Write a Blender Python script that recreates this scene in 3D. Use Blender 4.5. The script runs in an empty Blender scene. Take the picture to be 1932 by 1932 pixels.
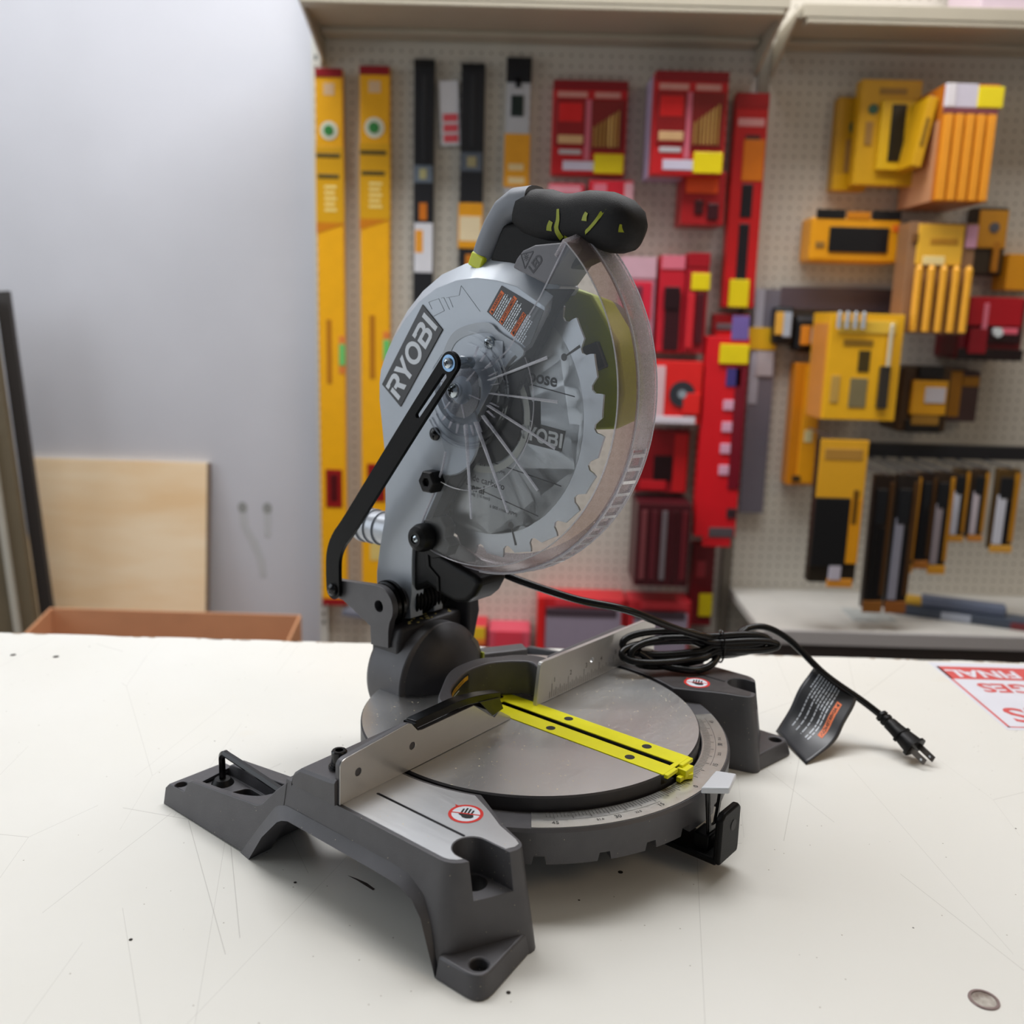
import bpy, bmesh, math, random
from math import sin, cos, pi, radians, hypot, atan2
from mathutils import Vector, Matrix
from mathutils.geometry import tessellate_polygon

random.seed(7)
SC = bpy.context.scene
COL = SC.collection

# ------------------------------------------------------------------ camera
PITCH, ROLL, YAW = 0.2055, -0.0278, 0.6861 + radians(50.97)
fw = Vector((cos(YAW)*cos(PITCH), sin(YAW)*cos(PITCH), -sin(PITCH)))
rt = Vector((sin(YAW), -cos(YAW), 0))
dn = fw.cross(rt)
cr, sr = cos(ROLL), sin(ROLL)
right = cr*rt + sr*dn
down = -sr*rt + cr*dn
cam_d = bpy.data.cameras.new('camera')
cam = bpy.data.objects.new('camera', cam_d)
COL.objects.link(cam)
cm = Matrix((right, -down, -fw)).transposed().to_4x4()
cm.translation = Vector((-0.0172, -0.7854, 0.9 + 0.4186))
cam.matrix_world = cm
cam_d.sensor_width = 36.0
cam_d.lens = 36.0*1778.9/1932
cam_d.clip_start = 0.02
cam_d.dof.use_dof = True
cam_d.dof.focus_distance = 0.74
cam_d.dof.aperture_fstop = 5.1
SC.camera = cam

# ------------------------------------------------------------------ world, lights, exposure
w = bpy.data.worlds.new('World')
SC.world = w
w.use_nodes = True
w.node_tree.nodes['Background'].inputs[0].default_value = (0.80, 0.88, 1.0, 1)
w.node_tree.nodes['Background'].inputs[1].default_value = 0.13
SC.view_settings.view_transform = 'Standard'
SC.view_settings.look = 'None'
SC.view_settings.gamma = 1.0
SC.view_settings.exposure = 0.1


def area(name, loc, target, sx, sy, power, color):
    l = bpy.data.lights.new(name, 'AREA')
    l.shape = 'RECTANGLE'
    l.size, l.size_y = sx, sy
    l.energy = power
    l.color = color
    o = bpy.data.objects.new(name, l)
    COL.objects.link(o)
    o.location = loc
    o.rotation_euler = (Vector(target)-Vector(loc)).to_track_quat('-Z', 'Y').to_euler()
    return o


area('window_daylight', (-3.3, 0.0, 1.95), (0, 0.0, 0.95), 2.3, 2.0, 30, (0.88, 0.94, 1.0))
area('ceiling_light', (-0.2, 0.90, 3.12), (-0.2, 0.74, 0), 2.9, 0.75, 70, (0.98, 0.985, 1.0))
area('warm_fill_light', (2.4, -1.4, 2.9), (0.6, 0.0, 0.9), 0.8, 0.8, 8, (1.0, 0.76, 0.50))  # added warm fill, stands in for tan bounce right of the saw


# ------------------------------------------------------------------ materials


def lin(c):
    c = c/255.0
    return c/12.92 if c <= 0.04045 else ((c+0.055)/1.055)**2.4


def rgb(r, g, b):
    return (lin(r), lin(g), lin(b), 1)


MATS = {}


def pm(name, col, rough=0.5, metal=0.0, var=0.0, vscale=40.0, bump=0.0, bscale=300.0, coat=0.0, spec=0.5, vcol=None):
    """principled with procedural colour variation and bump"""
    if name in MATS:
        return MATS[name]
    m = bpy.data.materials.new(name)
    m.use_nodes = True
    nt = m.node_tree
    b = nt.nodes['Principled BSDF']
    b.inputs['Base Color'].default_value = col
    b.inputs['Roughness'].default_value = rough
    b.inputs['Metallic'].default_value = metal
    b.inputs['Specular IOR Level'].default_value = spec
    if coat:
        b.inputs['Coat Weight'].default_value = coat
        b.inputs['Coat Roughness'].default_value = 0.08
    tc = nt.nodes.new('ShaderNodeTexCoord')
    if var > 0:
        n = nt.nodes.new('ShaderNodeTexNoise')
        n.inputs['Scale'].default_value = vscale
        n.inputs['Detail'].default_value = 5
        nt.links.new(tc.outputs['Object'], n.inputs['Vector'])
        mx = nt.nodes.new('ShaderNodeMix')
        mx.data_type = 'RGBA'
        k = 1-var
        c2 = vcol if vcol else (col[0]*k, col[1]*k, col[2]*k, 1)
        mx.inputs[6].default_value = col
        mx.inputs[7].default_value = c2
        mr = nt.nodes.new('ShaderNodeMapRange')
        mr.inputs[1].default_value = 0.35
        mr.inputs[2].default_value = 0.7
        nt.links.new(n.outputs['Fac'], mr.inputs[0])
        nt.links.new(mr.outputs[0], mx.inputs[0])
        nt.links.new(mx.outputs[2], b.inputs['Base Color'])
    if bump > 0:
        n2 = nt.nodes.new('ShaderNodeTexNoise')
        n2.inputs['Scale'].default_value = bscale
        n2.inputs['Detail'].default_value = 3
        nt.links.new(tc.outputs['Object'], n2.inputs['Vector'])
        bp = nt.nodes.new('ShaderNodeBump')
        bp.inputs['Strength'].default_value = bump
        bp.inputs['Distance'].default_value = 0.0006
        nt.links.new(n2.outputs['Fac'], bp.inputs['Height'])
        nt.links.new(bp.outputs[0], b.inputs['Normal'])
    MATS[name] = m
    return m


def node(nt, t, **kw):
    n = nt.nodes.new(t)
    for k, v in kw.items():
        setattr(n, k, v)
    return n


def mathn(nt, op, a, bb=None, clamp=False):
    n = nt.nodes.new('ShaderNodeMath')
    n.operation = op
    n.use_clamp = clamp
    for i, x in enumerate((a, bb)):
        if x is None:
            continue
        if isinstance(x, (int, float)):
            n.inputs[i].default_value = x
        else:
            nt.links.new(x, n.inputs[i])
    return n.outputs[0]


def mixc(nt, fac, a, bb):
    mx = nt.nodes.new('ShaderNodeMix')
    mx.data_type = 'RGBA'
    for i, x in ((0, fac), (6, a), (7, bb)):
        if isinstance(x, (int, float, tuple)):
            mx.inputs[i].default_value = x
        else:
            nt.links.new(x, mx.inputs[i])
    return mx.outputs[2]


def speck(nt, tc, scale, radius, keep):
    """small scattered specks: 1 inside a speck"""
    v = node(nt, 'ShaderNodeTexVoronoi')
    v.inputs['Scale'].default_value = scale
    nt.links.new(tc.outputs['Object'], v.inputs['Vector'])
    near = mathn(nt, 'LESS_THAN', v.outputs['Distance'], radius)
    sep = node(nt, 'ShaderNodeSeparateColor')
    nt.links.new(v.outputs['Color'], sep.inputs[0])
    pick = mathn(nt, 'LESS_THAN', sep.outputs[0], keep)
    return mathn(nt, 'MULTIPLY', near, pick)


def metal_brushed(name, col, rough, aniso_scale=(400, 12, 400), dust=0.0, strength=0.25):
    m = bpy.data.materials.new(name)
    m.use_nodes = True
    nt = m.node_tree
    b = nt.nodes['Principled BSDF']
    b.inputs['Metallic'].default_value = 1.0
    tc = node(nt, 'ShaderNodeTexCoord')
    mp = node(nt, 'ShaderNodeMapping')
    mp.inputs['Scale'].default_value = aniso_scale
    nt.links.new(tc.outputs['Object'], mp.inputs[0])
    n = node(nt, 'ShaderNodeTexNoise')
    n.inputs['Scale'].default_value = 1.0
    n.inputs['Detail'].default_value = 6
    nt.links.new(mp.outputs[0], n.inputs['Vector'])
    n3 = node(nt, 'ShaderNodeTexNoise')
    n3.inputs['Scale'].default_value = 14
    n3.inputs['Detail'].default_value = 5
    nt.links.new(tc.outputs['Object'], n3.inputs['Vector'])
    c = mixc(nt, n3.outputs['Fac'], (col[0]*0.85, col[1]*0.85, col[2]*0.84, 1), (min(1, col[0]*1.12), min(1, col[1]*1.12), min(1, col[2]*1.12), 1))
    r = mathn(nt, 'ADD', mathn(nt, 'MULTIPLY', n.outputs['Fac'], 0.10), rough-0.05)
    if dust > 0:
        s1 = speck(nt, tc, 330, 0.22, dust)
        s2 = speck(nt, tc, 700, 0.25, dust*0.7)
        s = mathn(nt, 'MAXIMUM', s1, s2)
        c = mixc(nt, s, c, rgb(226, 214, 188))
        nt.links.new(mathn(nt, 'SUBTRACT', 1.0, s), b.inputs['Metallic'])
        r = mathn(nt, 'MAXIMUM', r, mathn(nt, 'MULTIPLY', s, 0.8))
    nt.links.new(c, b.inputs['Base Color'])
    nt.links.new(r, b.inputs['Roughness'])
    bp = node(nt, 'ShaderNodeBump')
    bp.inputs['Strength'].default_value = strength
    bp.inputs['Distance'].default_value = 0.0002
    nt.links.new(n.outputs['Fac'], bp.inputs['Height'])
    nt.links.new(bp.outputs[0], b.inputs['Normal'])
    MATS[name] = m
    return m


def clear_plastic(name, tint, frost, rough, fres=1.45, haze=0.0, fcol=(0.60, 0.57, 0.58, 1)):
    m = bpy.data.materials.new(name)
    m.use_nodes = True
    nt = m.node_tree
    nt.nodes.remove(nt.nodes['Principled BSDF'])
    out = nt.nodes['Material Output']
    tr = node(nt, 'ShaderNodeBsdfTransparent')
    tr.inputs[0].default_value = tint
    gl = node(nt, 'ShaderNodeBsdfGlossy')
    gl.inputs['Roughness'].default_value = rough
    fr = node(nt, 'ShaderNodeFresnel')
    fr.inputs[0].default_value = fres
    mx = node(nt, 'ShaderNodeMixShader')
    nt.links.new(mathn(nt, 'MINIMUM', fr.outputs[0], 0.7), mx.inputs[0])
    nt.links.new(tr.outputs[0], mx.inputs[1])
    nt.links.new(gl.outputs[0], mx.inputs[2])
    last = mx.outputs[0]
    if frost > 0:
        tl = node(nt, 'ShaderNodeBsdfTranslucent')
        tl.inputs[0].default_value = fcol
        df = node(nt, 'ShaderNodeBsdfDiffuse')
        df.inputs[0].default_value = fcol
        m2 = node(nt, 'ShaderNodeMixShader')
        m2.inputs[0].default_value = 0.40
        nt.links.new(tl.outputs[0], m2.inputs[1])
        nt.links.new(df.outputs[0], m2.inputs[2])
        m3 = node(nt, 'ShaderNodeMixShader')
        tc = node(nt, 'ShaderNodeTexCoord')
        n = node(nt, 'ShaderNodeTexNoise')
        n.inputs['Scale'].default_value = 900
        nt.links.new(tc.outputs['Object'], n.inputs['Vector'])
        f = mathn(nt, 'ADD', mathn(nt, 'MULTIPLY', n.outputs['Fac'], 0.3), frost-0.15, clamp=True)
        if haze > 0:
            n2 = node(nt, 'ShaderNodeTexNoise')
            n2.inputs['Scale'].default_value = 22
            n2.inputs['Detail'].default_value = 6
            nt.links.new(tc.outputs['Object'], n2.inputs['Vector'])
            f = mathn(nt, 'MULTIPLY', mathn(nt, 'MULTIPLY', n2.outputs['Fac'], haze), 1.0, clamp=True)
            f = mathn(nt, 'ADD', f, mathn(nt, 'MULTIPLY', speck(nt, tc, 300, 0.09, 0.06), 0.6), clamp=True)
        nt.links.new(f, m3.inputs[0])
        nt.links.new(last, m3.inputs[1])
        nt.links.new(m2.outputs[0], m3.inputs[2])
        last = m3.outputs[0]
    nt.links.new(last, out.inputs[0])
    MATS[name] = m
    return m


def gunmetal_mat():
    m = pm('gunmetal', rgb(88, 87, 90), 0.42, 0.35, 0.12, 60, 0.35, 1800)
    nt = m.node_tree
    b = nt.nodes['Principled BSDF']
    tc = node(nt, 'ShaderNodeTexCoord')
    s = speck(nt, tc, 300, 0.075, 0.2)
    src = b.inputs['Base Color'].links[0].from_socket
    nt.links.new(mixc(nt, s, src, rgb(214, 200, 172)), b.inputs['Base Color'])
    return m


GUN = gunmetal_mat()
DARKGUN = pm('dark_gunmetal', rgb(58, 57, 60), 0.45, 0.3, 0.15, 60, 0.3, 1800)
SILVER = pm('silver_paint', rgb(170, 177, 186), 0.36, 0.35, 0.05, 30, 0.25, 2500, coat=0.25)
BLACK = pm('black_plastic', rgb(15, 15, 16), 0.42, 0, 0.1, 80, 0.2, 1500, spec=0.24)
SATIN = pm('black_steel', rgb(12, 12, 13), 0.40, 0.0, 0.1, 60, 0.2, 900, spec=0.13)
GLOSS = pm('gloss_black', rgb(10, 10, 11), 0.22, 0.0, spec=0.4)
RUBBER = pm('rubber_grip', rgb(22, 21, 22), 0.62, 0, 0.15, 90, 0.5, 1600, spec=0.3)
LIME = pm('lime_plastic', rgb(206, 214, 30), 0.4, 0, 0.08, 50)
LIMEDK = pm('lime_accent', rgb(150, 158, 26), 0.5, 0, 0.08, 50)
YEL = pm('insert_yellow', rgb(246, 240, 20), 0.38, 0, 0.06, 60)
GREYP = pm('grey_plastic', rgb(112, 112, 118), 0.5, 0, 0.06, 60, 0.2, 1500)
WHITEP = pm('white_plastic', rgb(214, 217, 222), 0.4, 0, 0.03)
CHROME = pm('zinc', rgb(190, 200, 208), 0.22, 1.0, 0.15, 300)
BLUEZ = pm('blue_zinc', rgb(120, 150, 180), 0.3, 1.0, 0.2, 300)
LABELBK = pm('label_black', rgb(44, 45, 49), 0.35, 0, 0.05, 60)
INK = pm('ink_black', rgb(18, 18, 20), 0.5, 0, 0.05)
INKG = pm('ink_grey', rgb(74, 72, 70), 0.5, 0, 0.05)
PRINTW = pm('print_white', rgb(220, 226, 234), 0.45, 0, 0.03)
ORANGE = pm('print_orange', rgb(240, 120, 60), 0.5, 0, 0.05)
AMBER = pm('print_amber', rgb(214, 160, 40), 0.5, 0, 0.05)
REDP = pm('print_red', rgb(214, 48, 40), 0.45, 0, 0.05)
ALU = metal_brushed('machined_aluminium', (0.68, 0.68, 0.68, 1), 0.33, (40, 1200, 900), dust=0.10, strength=0.06)
ALUW = metal_brushed('wing_aluminium', (0.74, 0.75, 0.77, 1), 0.38, (900, 40, 900), dust=0.02, strength=0.08)
FENCEM = metal_brushed('fence_aluminium', (0.62, 0.61, 0.60, 1), 0.30, (5, 1500, 2500), dust=0.0, strength=0.04)
FENCEM.node_tree.nodes['Principled BSDF'].inputs['Metallic'].default_value = 0.6
LINING = pm('lining_black', rgb(9, 9, 10), 0.75, 0, spec=0.1)
SCALEM = metal_brushed('scale_plate', (0.70, 0.69, 0.66, 1), 0.30, (300, 300, 300), dust=0.0, strength=0.05)
BLADEM = metal_brushed('blade_steel', (0.48, 0.49, 0.50, 1), 0.34, (60, 900, 900), dust=0.0, strength=0.01)
_b = BLADEM.node_tree.nodes['Principled BSDF']
_b.inputs['Anisotropic'].default_value = 0.85
_t = BLADEM.node_tree.nodes.new('ShaderNodeTangent')
_t.direction_type = 'RADIAL'
_t.axis = 'X'
BLADEM.node_tree.links.new(_t.outputs[0], _b.inputs['Tangent'])
BLADERIM = metal_brushed('blade_rim', (0.42, 0.43, 0.45, 1), 0.36, (60, 900, 900), dust=0.0, strength=0.01)
CLEAR = clear_plastic('clear_polycarbonate', (0.95, 0.96, 0.97, 1), 0.1, 0.22, 1.28, haze=0.012)
CLEARR = clear_plastic('clear_ribs_glint', (0.88, 0.89, 0.93, 1), 0.48, 0.12, 2.0, fcol=(0.95, 0.95, 1.0, 1))  # white frost stands in for bright specular lines on ribs and edges
CLEARH = clear_plastic('clear_hub', (0.93, 0.935, 0.95, 1), 0.0, 0.10, 1.45)
FROST = clear_plastic('frosted_rim', (0.90, 0.87, 0.89, 1), 0.30, 0.2, 1.5, fcol=(0.74, 0.70, 0.72, 1))
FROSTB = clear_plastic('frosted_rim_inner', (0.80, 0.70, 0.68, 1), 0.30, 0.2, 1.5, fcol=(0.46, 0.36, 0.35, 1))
DUST = pm('sawdust', rgb(206, 190, 120), 0.9, 0, 0.3, 400)

# ------------------------------------------------------------------ mesh builder (mm)


class MB:
    def __init__(s):
        s.v, s.f, s.m = [], [], []

    def add(s, vs, fs, mi=0):
        o = len(s.v)
        s.v += [tuple(v) for v in vs]
        for f in fs:
            s.f.append([i+o for i in f])
            s.m.append(mi)
        return s

    def box(s, x0, x1, y0, y1, z0, z1, mi=0):
        v = [(x, y, z) for z in (z0, z1) for y in (y0, y1) for x in (x0, x1)]
        return s.add(v, [(0, 2, 3, 1), (4, 5, 7, 6), (0, 1, 5, 4), (2, 6, 7, 3), (0, 4, 6, 2), (1, 3, 7, 5)], mi)

    def obox(s, c, ax, ay, az, mi=0):
        """oriented box: centre and three half-axis vectors"""
        c, ax, ay, az = map(Vector, (c, ax, ay, az))
        v = [c+ax*i+ay*j+az*k for k in (-1, 1) for j in (-1, 1) for i in (-1, 1)]
        return s.add(v, [(0, 2, 3, 1), (4, 5, 7, 6), (0, 1, 5, 4), (2, 6, 7, 3), (0, 4, 6, 2), (1, 3, 7, 5)], mi)

    def prism(s, outer, axis, lo, hi, holes=(), mi=0, mi_cap=None, hi_outer=None):
        """polygon extruded along an axis; hi_outer = another polygon of the same count at hi (draft)"""
        def p(a, b, t):
            return {'x': (t, a, b), 'y': (a, t, b), 'z': (a, b, t)}[axis]
        loops = [list(outer)]+[list(h) for h in holes]
        tops = [list(hi_outer) if hi_outer else list(outer)]+[list(h) for h in holes]
        n = sum(len(l) for l in loops)
        vs = [p(a, b, lo) for l in loops for a, b in l]+[p(a, b, hi) for l in tops for a, b in l]
        fs = []
        o = 0
        for l in loops:
            k = len(l)
            for i in range(k):
                j = (i+1) % k
                fs.append((o+i, o+j, o+j+n, o+i+n))
            o += k
        s.add(vs, fs, mi)
        base = len(s.v)-2*n
        mc = mi if mi_cap is None else mi_cap
        if not holes:
            s.f.append([base+i for i in range(n)][::-1])
            s.f.append([base+n+i for i in range(n)])
            s.m += [mi, mc]
        else:
            tri = tessellate_polygon([[Vector((a, b, 0)) for a, b in l] for l in loops])
            for t in tri:
                s.f.append([base+i for i in t])
                s.m.append(mi)
                s.f.append([base+n+i for i in t])
                s.m.append(mc)
        return s

    def loft(s, rings, closed=True, cap=True, mi=0):
        n = len(rings[0])
        vs = [p for r in rings for p in r]
        fs = []
        for k in range(len(rings)-1):
            for i in range(n if closed else n-1):
                j = (i+1) % n
                fs.append((k*n+i, k*n+j, (k+1)*n+j, (k+1)*n+i))
        if cap and closed:
            fs.append(tuple(range(n))[::-1])
            fs.append(tuple(range((len(rings)-1)*n, len(rings)*n)))
        return s.add(vs, fs, mi)

    def lathe(s, prof, c, axis, n=48, mi=0, a0=0, a1=2*pi, cap=True):
        """prof = [(t, r)] along the axis from centre c"""
        full = abs(a1-a0-2*pi) < 1e-6
        rings = []
        for t, r in prof:
            ring = []
            for i in range(n if full else n+1):
                a = a0+(a1-a0)*i/n
                u, v = r*cos(a), r*sin(a)
                d = {'x': (t, u, v), 'y': (u, t, v), 'z': (u, v, t)}[axis]
                ring.append((c[0]+d[0], c[1]+d[1], c[2]+d[2]))
            rings.append(ring)
        return s.loft(rings, closed=full, cap=cap, mi=mi)

    def tube(s, path, r, n=14, mi=0, closed=False, flat=None):
        P = [Vector(p) for p in path]
        k = len(P)
        T = []
        for i in range(k):
            a = P[(i-1) % k] if (closed or i > 0) else P[i]
            b = P[(i+1) % k] if (closed or i < k-1) else P[i]
            T.append((b-a).normalized())
        u = T[0].cross(Vector((0, 0, 1)))
        if u.length < 1e-3:
            u = T[0].cross(Vector((1, 0, 0)))
        u.normalize()
        rings = []
        for i in range(k):
            u = (u-T[i]*u.dot(T[i])).normalized()
            v = T[i].cross(u)
            rr = r[i] if isinstance(r, (list, tuple)) else r
            rings.append([P[i]+(u*cos(2*pi*j/n)+v*sin(2*pi*j/n))*rr for j in range(n)])
        if closed:
            rings.append(rings[0])
        return s.loft(rings, cap=not closed, mi=mi)

    def disc(s, c, ux, uy, r, n=28, mi=0, ry=None):
        c, ux, uy = Vector(c), Vector(ux).normalized(), Vector(uy).normalized()
        ry = ry or r
        return s.add([c+ux*r*cos(2*pi*i/n)+uy*ry*sin(2*pi*i/n) for i in range(n)], [tuple(range(n))], mi)

    def poly(s, pts, mi=0):
        return s.add(pts, [tuple(range(len(pts)))], mi)

    def decal(s, pts2, c, ux, uy, off=0.0, mi=0):
        """2-D polygon laid on the plane (c, ux, uy)"""
        c, ux, uy = Vector(c), Vector(ux).normalized(), Vector(uy).normalized()
        nrm = ux.cross(uy)
        vs = [c+ux*a+uy*b+nrm*off for a, b in pts2]
        tri = tessellate_polygon([[Vector((a, b, 0)) for a, b in pts2]])
        return s.add(vs, [tuple(t) for t in tri], mi)

    def text(s, body, size, c, ux, uy, off=0.0, mi=0, bold=0.0, fn=None, align='CENTER', sx=1.0, shear=0.0):
        cu = bpy.data.curves.new('t', 'FONT')
        cu.body = body
        cu.size = size
        cu.align_x = align
        cu.align_y = 'CENTER'
        cu.offset = bold
        cu.shear = shear
        cu.resolution_u = 3
        ob = bpy.data.objects.new('t', cu)
        me = bpy.data.meshes.new_from_object(ob)
        c, ux, uy = Vector(c), Vector(ux).normalized(), Vector(uy).normalized()
        nrm = ux.cross(uy)
        if fn:
            vs = [fn(v.co.x*sx, v.co.y) for v in me.vertices]
        else:
            vs = [c+ux*v.co.x*sx+uy*v.co.y+nrm*off for v in me.vertices]
        s.add(vs, [tuple(p.vertices) for p in me.polygons], mi)
        bpy.data.objects.remove(ob)
        bpy.data.curves.remove(cu)
        bpy.data.meshes.remove(me)
        return s

    def mirror_x(s):
        r = MB()
        r.v = [(-x, y, z) for x, y, z in s.v]
        r.f = [f[::-1] for f in s.f]
        r.m = list(s.m)
        return r

    def join(s, o):
        return s.add(o.v, o.f) if not o.m else s._join(o)

    def _join(s, o):
        k = len(s.v)
        s.v += o.v
        s.f += [[i+k for i in f] for f in o.f]
        s.m += o.m
        return s

    def mesh(s, name, mats, smooth=35, recalc=True):
        me = bpy.data.meshes.new(name)
        me.from_pydata([(x*0.001, y*0.001, z*0.001) for x, y, z in s.v], [], s.f)
        for m in mats:
            me.materials.append(m)
        me.polygons.foreach_set('material_index', s.m)
        bm = bmesh.new()
        bm.from_mesh(me)
        if recalc:
            bmesh.ops.recalc_face_normals(bm, faces=bm.faces)
        bm.to_mesh(me)
        bm.free()
        if smooth:
            me.shade_smooth()
            me.set_sharp_from_angle(angle=radians(smooth))
        return me


def obj(name, mb, mats, parent=None, bevel=0.0, seg=2, smooth=35, recalc=True, label=None, limit=32):
    if not isinstance(mats, (list, tuple)):
        mats = [mats]
    me = mb.mesh(name, mats, smooth, recalc) if isinstance(mb, MB) else mb
    o = bpy.data.objects.new(name, me)
    COL.objects.link(o)
    if parent is not None:
        o.parent = parent
    if bevel > 0:
        md = o.modifiers.new('bevel', 'BEVEL')
        md.width = bevel*0.001
        md.segments = seg
        md.limit_method = 'ANGLE'
        md.angle_limit = radians(limit)
        md.harden_normals = False
    if label:
        o['label'] = label
    return o


def boolean(mb, cutters, mats, name='body', smooth=30):
    """cut MBs out of an MB, return the resulting mesh datablock"""
    a = bpy.data.objects.new('tmp_a', mb.mesh(name, mats, 0))
    COL.objects.link(a)
    tmp = []
    for c in cutters:
        b = bpy.data.objects.new('tmp_b', c.mesh('cut', mats, 0))
        COL.objects.link(b)
        tmp.append(b)
        md = a.modifiers.new('b', 'BOOLEAN')
        md.operation = 'DIFFERENCE'
        md.solver = 'EXACT'
        md.object = b
    bpy.context.view_layer.update()
    dg = bpy.context.evaluated_depsgraph_get()
    me = bpy.data.meshes.new_from_object(a.evaluated_get(dg))
    me.name = name
    for b in tmp:
        bpy.data.objects.remove(b)
    bpy.data.objects.remove(a)
    if smooth:
        me.shade_smooth()
        me.set_sharp_from_angle(angle=radians(smooth))
    return me


def tag(o, label=None, cat=None, group=None, kind=None):
    if label:
        o['label'] = label
    if cat:
        o['category'] = cat
    if group:
        o['group'] = group
    if kind:
        o['kind'] = kind
    return o


def thing(name, label, cat, loc_mm=(0, 0, 0), rz=0.0, group=None):
    o = bpy.data.objects.new(name, None)
    COL.objects.link(o)
    o.empty_display_size = 0.05
    o.location = Vector(loc_mm)*0.001
    o.rotation_euler = (0, 0, rz)
    return tag(o, label, cat, group)


def arc(cx, cy, r, a0, a1, n):
    return [(cx+r*cos(radians(a0+(a1-a0)*i/n)), cy+r*sin(radians(a0+(a1-a0)*i/n))) for i in range(n+1)]


def round_poly(pts, rad, n=5):
    """polygon with filleted corners; rad[i]=0 keeps the corner"""
    out = []
    k = len(pts)
    for i, p in enumerate(pts):
        r = rad[i]
        if r <= 0:
            out.append(p)
            continue
        p = Vector(p)
        a = (Vector(pts[i-1])-p)
        b = (Vector(pts[(i+1) % k])-p)
        d = min(r, a.length*0.48, b.length*0.48)
        s, e = p+a.normalized()*d, p+b.normalized()*d
        for j in range(n+1):
            t = j/n
            q = s*(1-t)**2+p*2*t*(1-t)+e*t*t
            out.append((q.x, q.y))
    return out


def smooth_path(pts, k=6):
    """Catmull-Rom through points"""
    P = [Vector(p) for p in pts]
    P = [2*P[0]-P[1]]+P+[2*P[-1]-P[-2]]
    out = []
    for i in range(1, len(P)-2):
        for j in range(k):
            t = j/k
            a, b, c, d = P[i-1], P[i], P[i+1], P[i+2]
            out.append(0.5*((2*b)+(c-a)*t+(2*a-5*b+4*c-d)*t*t+(3*b-a-3*c+d)*t**3))
    out.append(P[-2])
    return out


T0 = 900.0   # table-top height above the floor, mm
# ================================================================== ROOM (world mm, origin on the table under the saw)
WALLM = pm('painted_plaster', rgb(203, 204, 211), 0.75, 0, 0.06, 3.0, 0.15, 120)
CEILM = pm('ceiling_paint', rgb(222, 220, 214), 0.8, 0, 0.04, 3.0)
FLOORM = pm('concrete_floor', rgb(140, 134, 126), 0.6, 0, 0.25, 4.0, 0.2, 60)
SIDEM = pm('side_wall_paint', rgb(176, 160, 138), 0.8, 0, 0.05, 3.0)


def struct(name, mb, mat, bevel=0, smooth=0):
    o = obj(name, mb, mat, None, bevel, smooth=smooth)
    o['kind'] = 'structure'
    return o


BACK = 1850.0
struct('floor', MB().box(-3500, 3200, -3200, BACK, -60, 0), FLOORM)
struct('wall_back', MB().box(-3500, 3200, BACK, BACK+100, 0, 3200), WALLM)
struct('ceiling', MB().box(-3500, 3200, -3200, BACK+100, 3200, 3280), CEILM)
struct('wall_right', MB().box(3200, 3300, -3200, BACK+100, 0, 3200), SIDEM)
wl = MB()
for (y0, y1, z0, z1) in ((-3200, -1250, 0, 3200), (1250, BACK+100, 0, 3200), (-1250, 1250, 0, 850), (-1250, 1250, 3020, 3200)):
    wl.box(-3620, -3500, y0, y1, z0, z1)
struct('wall_left', wl, pm('left_wall_paint', rgb(124, 120, 118), 0.8, 0, 0.05, 3.0))
wf = MB()
for (y0, y1, z0, z1) in ((-1250, -1190, 850, 3020), (1190, 1250, 850, 3020), (-30, 30, 910, 2960), (-1190, 1190, 850, 910), (-1190, 1190, 2960, 3020)):
    wf.box(-3590, -3530, y0, y1, z0, z1)
struct('window_1', wf, pm('window_frame_white', rgb(225, 226, 226), 0.5))

# marks left on the plaster beside the plywood
MARK = pm('plaster_mark', rgb(150, 152, 150), 0.8)
MARKL = pm('plaster_smear', rgb(190, 192, 195), 0.8)
mk = MB()
for x in (-801, -730):
    mk.disc((x, BACK-1, T0-140), (1, 0, 0), (0, 0, 1), 13, mi=0, ry=16)
for pts in ([(-812, -145), (-790, -145), (-785, -195), (-760, -240), (-742, -290), (-738, -345), (-756, -345), (-764, -290), (-786, -240), (-808, -195)],
            [(-741, -145), (-720, -145), (-722, -225), (-740, -225)]):
    mk.decal([(a, b) for a, b in pts], (0, BACK-0.8, T0), (1, 0, 0), (0, 0, 1), mi=1)
tag(obj('wall_stain', mk, [MARK, MARKL], None, smooth=0), 'two grey screw-hole stains with runs on the white wall right of the plywood', 'stain')

# ------------------------------------------------------------------ work table


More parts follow.
